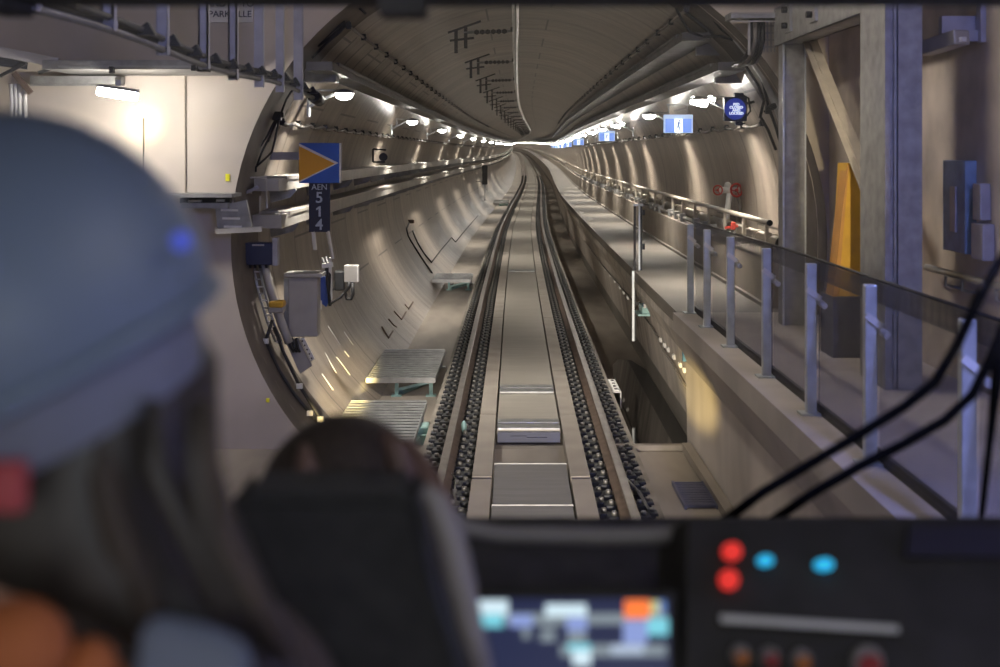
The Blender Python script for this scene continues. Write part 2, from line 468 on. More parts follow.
rail(1, 'steel running rail on the side of the walkway, with dark rubber fasteners')

# cover panels between the upstands
def cover(d0, d1, m, label, lip=True, group='covers between the rails', k=3):
    t = thing('track_cover', T(0, d0, -.2), label, 'cover', group)
    b = MB(); b.sweep([(-.315, -.075), (-.315, -.11), (.315, -.11), (.315, -.075)], d0, d1); part(b, 'panel', m, t)
    if lip:
        b = MB(); c = T(0, d0+.10, -.072); b.box(c, (.63, .18, .03), None, .008); c = T(0, d0+.34, -.072); b.box(c, (.63, .16, .03), None, .008); part(b, 'end_bar', M_galv, t)
    b = MB()
    for s in (-1, 1): b.bb(T(s*.22-.05, d0+.02, -.199), T(s*.22+.05, d1-.02, -.11)) if d1-d0 < 5 else b.sweep([(s*.22-.05, -.11), (s*.22-.05, -.199), (s*.22+.05, -.199), (s*.22+.05, -.11)], d0+.02, d1-.02)
    part(b, 'support', M_dark, t)
cover(6.2, 9.37, M_cover2, 'dark track cover nearest the cab, cut by the dashboard edge', False)
cover(9.40, 10.62, M_cover2, 'short dark track cover in front of the open trough', False)
cover(11.95, 13.72, M_cover, 'short grey track cover with a bright end bar just past the open trough')
cover(13.78, 27.7, M_cover, 'long grey track cover behind the short grey one')
cover(27.85, 42, M_cover, 'second long grey track cover into the tunnel')
d = 42.05
while d < 400:
    cover(d, d+14, M_cover, 'distant grey track cover running on toward the bend of the tunnel', False); d += 14.05
# bright edges on the dark covers
for d_, l_ in ((9.385, 'thin pale metal strip between the two dark track covers'), (10.64, 'thin pale metal strip at the edge of the open trough')):
    b = MB(); b.box(T(0, d_, -.072), (.64, .010, .008)); b.box(T(0, d_, -.135), (.64, .012, .12)); single(b, 'joint_strip', M_galvd, l_, 'metal strip')
b = MB(); b.box(T(0, 11.9, -.135), (.62, .05, .10)); b.box(T(-.1, 11.86, -.13), (.16, .03, .03)); b.box(T(.08, 11.86, -.14), (.2, .03, .02)); single(b, 'trough_bar', M_bluebox, 'dark steel bar closing the open trough under the short grey cover', 'steel bar')
b = MB(); b.ell(T(-.655, 12.2, -.10), .03, .05, .06, 10, 8); b.cyl(T(-.655, 12.2, -.199), T(-.655, 12.2, -.1), .015, 8); single(b, 'rail_sensor', M_teal, 'small pale green rounded sensor beside the rail on the tray side', 'sensor')
b = MB(); b.tube([T(-.70, 10.6, -.15), T(-.64, 10.3, -.12), T(-.64, 9.9, -.13), T(-.60, 9.7, -.18)], .008, 6); single(b, 'bonding_wire', M_bolt, 'pale looped wire at the foot of the rail on the tray side', 'wire')
b = MB(); b.tube([T(.80, 10.3, -.10), T(.86, 9.9, -.09), T(.93, 9.5, -.16)], .008, 6); b.tube([T(.82, 10.3, -.11), T(.89, 9.8, -.10), T(.95, 9.4, -.17)], .008, 6); single(b, 'bonding_wire', M_bolt, 'twin pale wires beside the rail on the walkway side', 'wire')

# pool, kerb, grating on the walkway side
b = MB(); pts = [(1.04, 11.72), (1.752, 11.72), (1.752, 15.0), (1.745, 17.2), (1.6, 18.0), (1.42, 18.1), (1.30, 17.6), (1.22, 16.6), (1.12, 15.9), (1.04, 15.2)]
b.prism([T(u, d, -.424) for u, d in pts], (0, 0, -.004))
single(b, 'water_pool', M_water, 'dark still pool of water lying between track slab and walkway wall', 'water')
b = MB(); b.bb((1.08, 11.58, -.2), (1.86, 11.66, -.14), .01); single(b, 'floor_kerb', M_slab, 'low pale kerb bar across the floor at the near end of the pool', 'kerb')
t = thing('floor_grating', (1.63, 10.05, -.2), 'blue grey metal grating set in the floor by the station front wall', 'grating')
b = MB()
for i in range(14): b.box((1.63, 9.73+.05*i, -.18), (.26, .02, .03))
part(b, 'bar_grid', mat('grating_blue', (.14, .15, .24), .5, .3, var=.15), t)
b = MB(); b.bb((1.49, 9.69, -.2), (1.51, 10.42, -.165)); b.bb((1.75, 9.69, -.2), (1.77, 10.42, -.165)); part(b, 'rim', MATS['grating_blue'], t)
t = thing('white_bracket', T(1.07, 14.5, -.3), 'white perforated bracket on the slab edge above the pool', 'bracket')
b = MB(); b.box(T(1.07, 14.6, -.15), (.09, .75, .025), None, .005); b.box(T(1.115, 14.6, -.25), (.012, .75, .2)); part(b, 'angle', M_white, t)
b = MB()
for i in range(4): b.cyl(T(1.07, 14.33+.18*i, -.138), T(1.07, 14.33+.18*i, -.130), .02, 10)
part(b, 'bolt_hole', M_dark, t)
# long thin steel marker posts at the walkway edge
def edge_post():
    t = thing('edge_post', T(1.50, 16.2, 1.10), 'tall thin twin steel post standing on the walkway edge', 'post')
    b = MB()
    for dx in (-.04, .045): b.bar(T(1.52+dx, 16.2, 1.10), T(1.52+dx, 16.2, 1.98), .035, .03)
    part(b, 'upright', M_dark, t)
    b = MB(); b.bar(T(1.52+.02, 16.17, 1.10), T(1.52+.02, 16.17, 1.98), .022, .02); b.box(T(1.525, 16.2, 1.98), (.13, .05, .03)); part(b, 'bright_strip', M_galvp, t)
    b = MB(); b.box(T(1.60, 16.2, 1.88), (.03, .05, .07)); b.box(T(1.60, 16.2, 1.42), (.03, .05, .08)); part(b, 'latch', M_dark, t)
    t2 = thing('edge_post', T(1.44, 16.1, .2), 'short bright steel post fixed down the walkway wall under the twin post', 'post')
    b = MB(); b.bar(T(1.45, 16.1, .16), T(1.45, 16.1, 1.10), .035, .03); part(b, 'upright', M_galvp, t2)
    b = MB(); b.bar(T(1.475, 16.12, .16), T(1.475, 16.12, 1.08), .014, .03); b.box(T(1.50, 16.12, .66), (.1, .04, .04)); b.box(T(1.5, 16.12, 1.0), (.08, .05, .06)); part(b, 'wall_fixing', M_dark, t2)
edge_post()
t = thing('junction_box', T(1.55, 15.6, .55), 'small pale teal junction box on the walkway side wall', 'box')
b = MB(); b.box(T(1.56, 15.6, .66), (.13, .35, .10), None, .012); b.box(T(1.52, 15.6, .60), (.16, .4, .025)); part(b, 'casing', M_teal, t)
b = MB(); b.box(T(1.53, 15.40, .72), (.03, .06, .05)); b.box(T(1.59, 15.45, .73), (.10, .04, .03)); part(b, 'lid_clip', M_white, t)
b = MB(); b.box((1.825, 11.84, .70), (.05, .06, .15), None, .006); single(b, 'blue_tag', mat('tag_blue', (.06, .2, .36), .5, var=.1), 'small blue tag on the corner where the station wall ends', 'tag')
# white cable clips along the walkway wall, thin cable
i = 0
for d_ in (12.4, 12.7, 13.2, 13.7, 14.0, 14.4, 18.6, 19.3, 20.0, 21.0, 22.0, 23.2):
    b = MB(); b.box(T(1.615, d_, .44), (.04, .09, .055), None, .008); b.box(T(1.60, d_, .45), (.02, .04, .03)); i += 1
    single(b, 'cable_clip', M_white, 'small white cable clip in the row along the walkway side wall', 'clip', None, 'white clips along the walkway wall')
b = MB(); b.tube([T(1.60, 12.0, .30), T(1.615, 12.6, .28), T(1.60, 13.2, .36), T(1.60, 14, .37), T(1.59, 15, .48), T(1.585, 17, .52), T(1.585, 20, .50), T(1.59, 24, .46), T(1.58, 30, .5)], .012, 6)
single(b, 'drooping_cable', M_cable, 'thin brown cable drooping under the white clips on the walkway wall', 'cable')

# ================================================================== REFUGE PLATFORMS (left of the track)
def refuge(d0, d1, label, detail=True):
    u0, u1, zt = -2.03, -1.16, -.185
    t = thing('grated_platform', T((u0+u1)/2, d0, -.43), label, 'platform', 'galvanised platforms beside the track')
    b = MB(); n = int((d1-d0)/.13)
    for i in range(n):
        dd = d0+.03+i*(d1-d0-.06)/max(1, n-1)
        b.box(T((u0+u1)/2, dd, zt-.02), (u1-u0, .078, .04))
    part(b, 'tread_grating', M_galv, t)
    b = MB()
    b.box(T((u0+u1)/2, d0, zt-.03), (u1-u0, .025, .07)); b.box(T((u0+u1)/2, d1, zt-.03), (u1-u0, .025, .07))
    for u in (u0, u1): b.bar(T(u, d0, zt-.035), T(u, d1, zt-.035), .02, .05)
    part(b, 'edge_frame', M_galv, t)
    for u in (u0+.38, u1-.05):
        for dd in (d0+.07, d1-.1):
            b = MB(); b.bar(T(u, dd, -.43), T(u, dd, zt-.04), .045, .045); b.box(T(u, dd, -.42), (.13, .11, .02))
            part(b, 'leg', M_teal if dd < d0+.2 else M_galv, t)
    b = MB(); b.bar(T(u0+.38, d0+.07, -.35), T(u1-.05, d0+.07, zt-.06), .02, .035); b.bar(T(u0+.42, d0+.15, -.40), T(u1-.1, d0+.9, -.38), .05, .05)
    part(b, 'brace', M_teal, t)
refuge(11.75, 13.88, 'galvanised grated platform half hidden by the head of the seated driver')
refuge(15.3, 17.5, 'galvanised grated platform standing clear on its teal legs beside the rail')
refuge(27.2, 28.6, 'small far galvanised platform at the foot of the curved tunnel wall')
refuge(70, 72.5, 'tiny distant platform at the start of the tunnel bend')
b = MB(); b.box(T(-1.12, 12.9, -.30), (.12, .25, .12), None, .015); b.box(T(-1.12, 12.75, -.36), (.16, .1, .1)); b.tube([T(-1.15, 12.6, -.3), T(-1.2, 12.4, -.33), T(-1.12, 12.1, -.36), T(-1.2, 11.9, -.34)], .015, 6)
single(b, 'track_box', M_teal, 'small teal track box with a looped cable between platform and rail', 'box')
# small post with dark box far down the left wall
t = thing('signal_post', T(-2.0, 62, -.3), 'short dark signal head on the tunnel wall above the far platform', 'signal')
b = MB(); b.box(T(-2.15, 62, 1.55), (.28, .2, 1.0), None, .03); part(b, 'head_box', M_dark, t)
b = MB(); b.bar(T(-2.15, 62, .2), T(-2.15, 62, 1.05), .06, .06); b.bar(T(-2.15, 62, 1.2), T(-2.6, 62, 1.2), .05, .05); part(b, 'mast', M_galvd, t)

# ================================================================== CABLE TRAYS, CABLES, PIPES
def tray(u0, u1, z0, z1, d0, d1, name, label, m, brackets=True):
    t = thing(name, T((u0+u1)/2, d0, z0), label, 'cable tray')
    b = MB(); b.sweep([(u0, z1-.012), (u0, z0), (u1, z0), (u1, z1-.012)], d0, d1); part(b, 'tray_body', m, t)
    b = MB(); o = .012; b.sweep([(u0-o, z1+.006), (u0-o, z1-.03), (u0-.001, z1-.03), (u0-.001, z1-.008), (u1+.001, z1-.008), (u1+.001, z1-.03), (u1+o, z1-.03), (u1+o, z1+.006)], d0+.4, d1); part(b, 'tray_cover', m, t)
    if brackets:
        s = -1 if u0 < 0 else 1; um = (u0+u1)/2; d = d0+1.0; first = None
        inner = max(u0, u1) if s < 0 else min(u0, u1)
        while d < min(d1, 110):
            w = circ(z0-.06)
            b = MB(); b.bar(T(s*(w-.012), d, z0-.012), T(inner, d, z0-.012), .05, .024); b.prism([T(inner, d-.012, z0-.024), T(inner+s*.06, d-.012, z0-.10), T(s*(w-.03), d-.012, z0-.16), T(s*(w-.012), d-.012, z0-.024)], (0, .024, 0))
            part(b, 'bracket', M_galvd, t); d += 2.3 if d < 50 else 5
    return t
tray(-2.81, -2.56, 2.29, 2.43, 12.3, 596, 'covered_tray', 'upper of two covered grey trays along the curved wall behind the blue marker sign', M_tray)
tray(-2.86, -2.56, 1.90, 2.05, 12.45, 596, 'covered_tray', 'lower of two covered grey trays along the curved wall behind the blue marker sign', M_tray)
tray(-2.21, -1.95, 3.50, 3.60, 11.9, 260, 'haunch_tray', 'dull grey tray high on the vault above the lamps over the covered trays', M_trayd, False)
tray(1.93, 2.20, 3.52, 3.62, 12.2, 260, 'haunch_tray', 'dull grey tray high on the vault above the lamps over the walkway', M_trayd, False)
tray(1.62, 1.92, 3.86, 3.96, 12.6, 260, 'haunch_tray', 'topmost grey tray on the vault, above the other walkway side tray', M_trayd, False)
def long_cable(u, z, d0, d1, r, label, m, clips, sag=.02):
    t = thing('clipped_cable', T(u, d0, z), label, 'cable')
    pts = []; d = d0
    while d < d1:
        pts.append(T(u, d, z-sag*abs(math.sin(d*PI/clips)) if d < 60 else z)); d += clips/4 if d < 50 else 4
    b = MB(); b.tube(pts, r, 6); part(b, 'cable_run', m, t)
    s = 1 if u > 0 else -1; nx = V((u, 0, z-ZC)).normalized()
    d = d0
    k = 0
    while d < 60 and k < 90:
        c = T(u, d, z)
        b = MB(); b.bar(c+nx*.028, c-nx*.03, .045, .05, V((0, 1, 0))); b.box(c, (.05, .03, .07)); part(b, 'clip', M_dark, t); d += clips; k += 1
    return t
long_cable(-2.58, 3.01, 12.6, 200, .022, 'pale wavy cable on dark clips along the wall under the lamps over the trays', M_cable, .95, .03)
long_cable(2.58, 3.01, 13.2, 200, .020, 'pale cable on dark clips along the wall under the exit signs', M_cable, 1.1, .04)
long_cable(-1.82, 3.97, 12.15, 200, .016, 'cable with dark clips along the vault on the tray side of the conductor rail', M_cable, 1.2, .01)
long_cable(1.60, 4.14, 12.15, 200, .016, 'cable along the vault on the walkway side of the conductor rail', M_cable, 1.2, .01)
# rigid overhead conductor and its brackets
t = thing('conductor_rail', T(0, 6, 4.4), 'long pale overhead conductor rail along the crown of the tunnel', 'conductor rail')
b = MB(); b.sweep([(-0.175, 4.52), (-0.142, 4.50), (-0.142, 4.42), (-0.152, 4.40), (-0.142, 4.385), (-0.118, 4.385), (-0.108, 4.40), (-0.118, 4.42), (-0.118, 4.50), (-0.085, 4.52), (-0.085, 4.53), (-0.175, 4.53)], 9, 420)
part(b, 'aluminium_profile', mat('aluminium', (.80, .78, .73), .3, .6, var=.1), t)
b = MB(); b.sweep([(-0.138, 4.386), (-0.138, 4.372), (-0.122, 4.372), (-0.122, 4.386)], 9, 420); part(b, 'contact_wire', M_bolt, t)
sup = None
M_ins = mat('insulator_grey', (.085, .08, .075), .6, var=.2, scale=12)
words = ['first', 'second', 'third', 'fourth', 'fifth', 'sixth', 'seventh', 'eighth', 'ninth', 'tenth']
d = 17.4; k = 0
while d < 150:
    base = T(-.13, d, 4.55)
    if sup is None:
        sup = thing('conductor_support', base, '', 'support', 'conductor rail supports'); o = base
        b = MB(); b.tube([o+V((-.06, 0, -.1)), o+V((-.75, 0, -.12))], .022, 8)
        part(b, 'support_arm', M_galvd, sup)
        b = MB(); pts = [o+V((-.12-.04*i, 0, -.103-.0012*i)) for i in range(13)]
        b.tube(pts, [.04 if i % 2 else .02 for i in range(13)], 10); part(b, 'insulator', M_ins, sup)
        b = MB(); b.bar(o+V((-.72, 0, -.35)), o+V((-.72, 0, -.02)), .035, .05); b.bar(o+V((-.86, 0, -.42)), o+V((-.86, 0, -.08)), .035, .05); b.bar(o+V((-.60, 0, -.20)), o+V((-.95, 0, -.24)), .035, .03); b.bar(o+V((-.98, .05, -.12)), o+V((-.50, .05, .05)), .03, .03)
        part(b, 'hanger', M_ins, sup)
        b = MB(); b.box(o+V((0, 0, .002)), (.11, .08, .03)); b.box(o+V((-.055, 0, -.075)), (.03, .06, .07)); part(b, 'clamp', M_bolt, sup)
        s = sup
    else: s = copy_thing(sup, base)
    s['label'] = (f'{words[k]} dark bracket from the portal holding the overhead conductor rail' if k < 8 else 'tiny distant bracket holding the overhead conductor rail')
    d += 5.8; k += 1

# walkway side pipes and handrail
t = thing('fire_main', T(2.73, 12.9, 1.6), 'thick pale fire main pipe lying on the bench beside the walkway', 'pipe')
b = MB(); D = ds(12.85, 420); b.tube([T(2.74, d, 1.70) for d in D], .072, 12); part(b, 'pipe_barrel', M_pipe, t)
b = MB(); c = T(2.74, 12.84, 1.70); b.cyl(c, c+V((0, .05, 0)), .086, 16); part(b, 'end_cap', M_dark, t)
for d in (13.35, 14.1, 16.2, 18.6, 21, 23.4, 26, 29, 32, 36, 40, 45, 50):
    b = MB(); c = T(2.74, d, 1.70); b.cyl(c-V((0, .05, 0)), c+V((0, .05, 0)), .084, 14); part(b, 'coupling', M_pipe, t)
b = MB(); b.bar(T(2.74, 13.5, 1.602), T(2.74, 13.5, 1.63), .1, .1)
part(b, 'saddle', M_galvd, t)
t = thing('handrail', T(2.62, 12.9, 1.6), 'slim pale handrail tube above the fire main, black cap at its end', 'handrail')
b = MB(); b.tube([T(2.60, d, 1.93) for d in ds(12.9, 420)], .030, 10); part(b, 'tube', M_pipe, t)
b = MB(); c = T(2.60, 12.88, 1.93); b.cyl(c, c+V((0, .03, 0)), .033, 14); part(b, 'end_cap', M_dark, t)
d = 13.05; first = None
for i in range(60):
    c = T(2.60, d, 1.602)
    if first is None:
        b = MB(); b.bar(V((0, 0, 0)), V((0, 0, .31)), .035, .05, V((0, 1, 0))); b.box(V((.02, 0, .010)), (.10, .07, .02)); b.box((.02, 0, .2), (.07, .03, .03))
        first = b.build('bracket', M_pipe, t); first.location = c-t.location
    else:
        o = first.copy(); COL.objects.link(o); o.parent = t; o.location = c-t.location
    d += 1.3
t = thing('small_pipe', T(2.5, 13.4, 1.62), 'thin pipe with dark fittings on the walkway bench in front of the fire main', 'pipe')
b = MB(); b.tube([T(2.52, d, 1.66+.01*math.sin(d*2)) for d in ds(14.2, 200)], .028, 8); part(b, 'pipe_barrel', M_cable, t)
d = 14.6; first = None
for i in range(40):
    c = T(2.50, d, 1.603)
    if first is None:
        b = MB(); b.box((0, 0, .06), (.06, .10, .12)); b.box((.02, .1, .10), (.10, .05, .05)); first = b.build('fitting', M_galvd, t); first.location = c-t.location
    else: o = first.copy(); COL.objects.link(o); o.parent = t; o.location = c-t.location
    d += .75 if i % 3 else 1.4
def wheel(b, c, r, axis):
    a = V(axis).normalized(); x = a.cross(V((0, 0, 1))).normalized(); y = a.cross(x)
    b.tube([c+(x*math.cos(2*PI*k/16)+y*math.sin(2*PI*k/16))*r for k in range(17)], r*.17, 6)
    for k in range(3): b.cyl(c, c+(x*math.cos(2*PI*k/3)+y*math.sin(2*PI*k/3))*r, r*.1, 6)
    b.cyl(c-a*.02, c+a*.02, r*.25, 8)
t = thing('hydrant_valve', T(2.66, 16.0, 1.7), 'hydrant valve with two red handwheels rising from the fire main', 'valve')
c = P(730, 190, 16.0); b = MB(); b.tube([T(2.68, 16.0, 1.72), V((c.x-.03, 16, 1.95)), c], .038, 10); b.tube([c+V((-.15, -.02, 0)), c+V((.12, -.02, 0))], .045, 10); b.ell(c+V((-.03, 0, .05)), .05, .05, .06, 10, 8); part(b, 'valve_body', M_white, t)
b = MB(); wheel(b, c+V((.07, -.08, 0)), .085, (.35, -1, .1)); part(b, 'handwheel', M_red, t)
b = MB(); wheel(b, c+V((-.17, -.05, 0)), .062, (-.6, -1, 0)); part(b, 'handwheel', M_red, t)
b = MB(); b.tube([c+V((.07, -.02, -.02)), c+V((.14, 0, -.2)), c+V((.12, .02, -.42))], .022, 8); part(b, 'outlet_hose', M_cable, t)
t = thing('small_valve', T(2.6, 14.9, 1.7), 'small red valve handle low down beside the fire main', 'valve')
c = P(733, 226, 14.6); b = MB(); b.box(c, (.06, .05, .09), None, .01); b.bar(c+V((-.10, 0, -.02)), c+V((.06, 0, 0)), .03, .03); part(b, 'handle', M_red, t)
b = MB(); b.cyl(c+V((0, .02, -.12)), c+V((0, .02, -.03)), .025, 8); part(b, 'stem', M_galvd, t)

# ================================================================== LAMPS, SIGNS
def make_lamp(side, name, flood=False):
    t = thing(name, (0, 0, 0), '', 'lamp')
    b = MB()
    if flood:
        r = Matrix.Rotation(.25, 3, 'Y'); b.box((0, 0, -.01), (.20, .10, .09), r, .02); b.box((.15, .02, .03), (.09, .08, .06), r, .02)
    else: b.ell((0, 0, 0), .10, .15, .062, 16, 8, None, PI*.45, PI)
    b.build('diffuser', M_lamp, t)
    b = MB(); b.ell((0, 0, 0.012), .115, .165, .05, 16, 6, None, 0, PI*.52); b.build('housing', M_galvd, t)
    b = MB(); s = side
    for dy in (-.05, .05): b.bar(V((s*.08, dy, .02)), V((s*.40, dy, -.14)), .018, .02)
    b.bar(V((s*.10, 0, .045)), V((s*.31, 0, .05)), .04, .02); b.bar(V((s*.29, 0, .05)), V((s*.29, 0, -.08)), .015, .02); b.box((s*.395, 0, -.15), (.02, .14, .20))
    b.build('wall_arm', M_galv, t)
    l = bpy.data.lights.new('lamp_beam', 'AREA'); l.shape = 'DISK'; l.size = .16; l.energy = 60. if s < 0 else 38.; l.color = (1., .91, .80); l.spread = 1.95
    o = bpy.data.objects.new('lamp_beam', l); COL.objects.link(o); o.parent = t; o.location = (s*.02, 0, -.09)
    o.rotation_euler = V((-s*.12 if s < 0 else s*.12, 0, -1)).to_track_quat('-Z', 'Y').to_euler()
    l = bpy.data.lights.new('wall_wash', 'AREA'); l.shape = 'RECTANGLE'; l.size = .10; l.size_y = .10; l.energy = 7. if s < 0 else 5.; l.color = (1., .93, .84); l.spread = 1.5
    o = bpy.data.objects.new('wall_wash', l); COL.objects.link(o); o.parent = t; o.location = (s*.10, 0, -.06)
    o.rotation_euler = V((s*.62, 0, -1)).to_track_quat('-Z', 'Y').to_euler()
    return t
pl = make_lamp(-1, 'tunnel_lamp')
L_Y = [13.5, 22.8, 31.6, 41.0, 50.0] + [59.2+9.2*i for i in range(58)]
for i, y in enumerate(L_Y):
    o = pl if i == 0 else copy_thing(pl, (0, 0, 0))
    o.location = T(-2.06 if i == 0 else -2.09, y, 3.34 if i == 0 else 3.28)
    o['label'] = (f'{words[i]} lamp from the portal on the wall above the covered trays' if i < 7 else 'distant lamp in the receding line above the covered trays'); o['group'] = 'lamps above the covered trays'
pf = make_lamp(1, 'tunnel_lamp', True); pr = make_lamp(1, 'tunnel_lamp')
R_Y = [14.3, 19.8, 26.6, 30.8, 35.6, 40.4] + [45.2+4.8*i for i in range(26)] + [172+9.6*i for i in range(44)]
used = False
for i, y in enumerate(R_Y):
    if i in (0, 2, 4): o = pf if i == 0 else copy_thing(pf, (0, 0, 0))
    else:
        o = copy_thing(pr, (0, 0, 0)) if used else pr; used = True
    o.location = T(2.08 if i else 2.06, y, 3.30)
    o['label'] = ('square floodlight next to the round blue sign above the walkway' if i == 0 else f'{words[i]} lamp from the portal above the walkway' if i < 8 else 'distant lamp in the receding line above the walkway'); o['group'] = 'lamps above the walkway'

def exit_sign():
    t = thing('exit_sign', (0, 0, 0), '', 'sign')
    b = MB(); b.box((0, .03, .012), (.38, .05, .24), None, .006); b.build('casing', M_exitf, t)
    b = MB(); b.box((0, .0, -.012), (.34, .02, .175)); b.build('blue_face', M_exitb, t)
    b = MB(); b.box((0, -.012, -.012), (.105, .01, .175)); b.build('white_field', M_exitw, t)
    b = MB(); y = -.02
    def st(p, q, w): b.bar(V((p[0], y, p[1])), V((q[0], y, q[1])), w, .006, V((0, 1, 0)))
    b.ell((.012, y, .052), .012, .004, .012, 10, 6)
    st((.005, .036), (-.006, -.012), .022); st((-.006, -.012), (.016, -.038), .013); st((.016, -.038), (.006, -.072), .011)
    st((-.006, -.012), (-.022, -.045), .013); st((-.022, -.045), (-.042, -.05), .011); st((.004, .032), (.03, .012), .009); st((.03, .012), (.042, .024), .008)
    st((.002, .032), (-.022, .022), .009); st((-.022, .022), (-.03, 0), .008)
    b.build('running_figure', mat('pictogram_blue', (.05, .15, .45), .5, var=.05), t)
    b = MB()
    for s in (-1, 1): b.bar(V((s*.12, .03, .13)), V((s*.12, .03, .26)), .015, .015)
    b.bar(V((-.15, .03, .26)), V((.5, .03, .26)), .03, .02); b.build('hanger', M_galvd, t)
    return t
es = exit_sign(); E_Y = [15.6, 28.0, 42.0, 56.0, 70.0, 84.0, 98.0, 112.0]
for i, y in enumerate(E_Y):
    o = es if i == 0 else copy_thing(es, (0, 0, 0)); o.location = T(1.99, y, 3.07 if i else 3.05)
    o['label'] = (f'{words[i]} blue exit sign with running figure, counted from the portal' if i < 4 else 'tiny distant blue exit sign in the row above the walkway'); o['group'] = 'exit signs above the walkway'
# round lit sign
c = P(736, 109, 13.2)
t = thing('lit_round_sign', c+V((0, 0, -.16)), 'round blue lit sign in a dark square box above the walkway, lettered in white', 'sign')
b = MB(); b.box(c+V((0, .05, 0)), (.25, .09, .27), None, .01); b.box(c+V((.04, .06, .155)), (.10, .07, .05)); b.box(c+V((.04, .06, -.155)), (.08, .07, .05)); part(b, 'casing', M_navy, t)
b = MB(); b.cyl(c+V((-.01, 0, 0)), c+V((-.01, -.012, 0)), .118, 28); part(b, 'blue_disc', M_psd, t)
part(text_mb('PSD\nCLOSED\nAND\nLOCKED', .040, c+V((.0, -.018, .0)), bold=.0012), 'lettering', M_psdt, t)
b = MB(); b.tube([c+V((.06, .06, .17)), c+V((.15, .06, .12)), c+V((.17, .06, -.02)), c+V((.11, .06, -.1))], .012, 6); b.bar(c+V((.12, .08, .06)), c+V((.36, .1, .12)), .03, .03); part(b, 'cable_loop', M_dark, t)
# AEN 514 marker
Y = 12.9
t = thing('marker_sign', P(320, 258, Y), 'blue marker sign with amber triangle over a navy number plate', 'sign')
b = MB(); b.bb(P(299, 143, Y), P(341, 183, Y)+V((0, .025, 0))); part(b, 'square_plate', M_blue, t)
def flat(pxs, Y, off): return [P(x, y, Y)+V((0, -off, 0)) for x, y in pxs]
b = MB(); b.prism(flat([(299, 143.4), (338.5, 163), (299, 182.6)], Y, .004), (0, .004, 0)); part(b, 'white_border', M_white, t)
b = MB(); b.prism(flat([(299, 146), (335, 163.6), (299, 181.2)], Y, .007), (0, .003, 0)); part(b, 'amber_triangle', M_orange, t)
b = MB(); b.bb(P(339.3, 143, Y)+V((0, -.004, 0)), P(341, 183, Y)); part(b, 'white_edge', M_white, t)
b = MB(); b.bb(P(309, 183, Y), P(330, 232, Y)+V((0, .02, 0))); part(b, 'number_plate', M_navy, t)
Mlt = mat('plate_lettering', (.42, .46, .55), .5, var=.05)
part(text_mb('AEN', .088, P(319.5, 187.3, Y)+V((0, -.008, 0))), 'lettering', Mlt, t)
b = MB(); b.prism([P(319.3+x, 211.5+y, Y)+V((0, -.012, 0)) for x, y in ((-.6, 5), (-.6, -2.6), (-3, -1.2), (-3, -3.2), (-.2, -5.2), (1.5, -5.2), (1.5, 5))], (0, .006, 0)); part(b, 'digit', Mlt, t)
for ch, py in (('5', 198), ('4', 225)): part(text_mb(ch, .165, P(319.3, py, Y)+V((0, -.008, 0)), bold=.002), 'digit', Mlt, t)
b = MB(); b.bar(P(313, 231, Y)+V((0, .015, 0)), P(314.5, 250, Y)+V((0, .05, 0)), .04, .02); part(b, 'mast', M_white, t)
b = MB(); b.bar(P(327.5, 231, Y)+V((0, .015, 0)), P(332, 259, Y)+V((0, .05, 0)), .05, .02); part(b, 'mast', M_white, t)
b = MB(); b.bar(P(299, 156, Y+.05), P(269, 156, Y+.1), .02, .085); part(b, 'wall_bracket', M_lilac, t)

# ================================================================== EQUIPMENT BY THE PORTAL (tray side)
def pbox(x0, y0, x1, y1, Y, dep, bev=.008):
    b = MB(); b.bb(P(x0, y0, Y), P(x1, y1, Y)+V((0, dep, 0)), bev); return b
t = thing('navy_box', P(258, 265, 12.3), 'navy blue equipment box on the portal ring under the trays', 'box')
part(pbox(245, 243, 272, 265, 12.3, .16), 'casing', M_bluebox, t); part(pbox(252, 244.3, 264, 246, 12.285, .02, .003), 'lid_handle', M_grey, t)
b = pbox(272, 238, 277.5, 266, 12.32, .12); part(b, 'side_channel', M_lilac, t)
b = MB()
for x in (250, 255, 260, 266): b.cyl(P(x, 264, 12.36), P(x+.5, 268, 12.36), .014, 8)
part(b, 'cable_gland', M_dark, t)
t = thing('grey_cabinet', P(303, 337, 12.55), 'tall plain grey cabinet on the curved wall below the number plate', 'cabinet')
part(pbox(288, 276.5, 317.5, 337, 12.55, .22, .012), 'casing', M_grey, t)
part(pbox(284, 273.5, 322, 277.5, 12.5, .30, .006), 'rain_hood', M_tray, t)
b = MB(); b.bar(P(286.5, 278, 12.6), P(286.5, 337, 12.6), .03, .05); part(b, 'edge_rail', M_galv, t)
b = MB(); b.bar(P(317, 275, 12.75), P(319, 275, 13.3), .05, .05); b.bar(P(289, 330, 12.75), P(285, 332, 13.0), .05, .05); part(b, 'wall_bracket', M_galvd, t)
t = thing('cable_ladder', P(268, 330, 12.4), 'perforated cable ladder following the curve of the portal ring', 'cable ladder')
la = [(253, 264), (257, 285), (262, 304), (268, 324), (276, 342)]; lb = [(259, 264), (263, 285), (268, 304), (274, 324), (282, 342)]
b = MB(); b.tube([P(x, y, 12.45) for x, y in la], .014, 6); b.tube([P(x, y, 12.45) for x, y in lb], .014, 6); part(b, 'side_rail', M_galv, t)
for i in range(12):
    f = i/11*4; k = min(3, int(f)); g = f-k
    p = P(la[k][0]+(la[k+1][0]-la[k][0])*g, la[k][1]+(la[k+1][1]-la[k][1])*g, 12.44); q = P(lb[k][0]+(lb[k+1][0]-lb[k][0])*g, lb[k][1]+(lb[k+1][1]-lb[k][1])*g, 12.44)
    b = MB(); b.bar(p, q, .03, .012); part(b, 'rung', M_white if i % 2 else M_galvd, t)
b = MB(); b.tube([P(x, y, 12.4) for x, y in ((264, 262), (269, 285), (276, 308), (284, 330), (289, 343))], .045, 10)
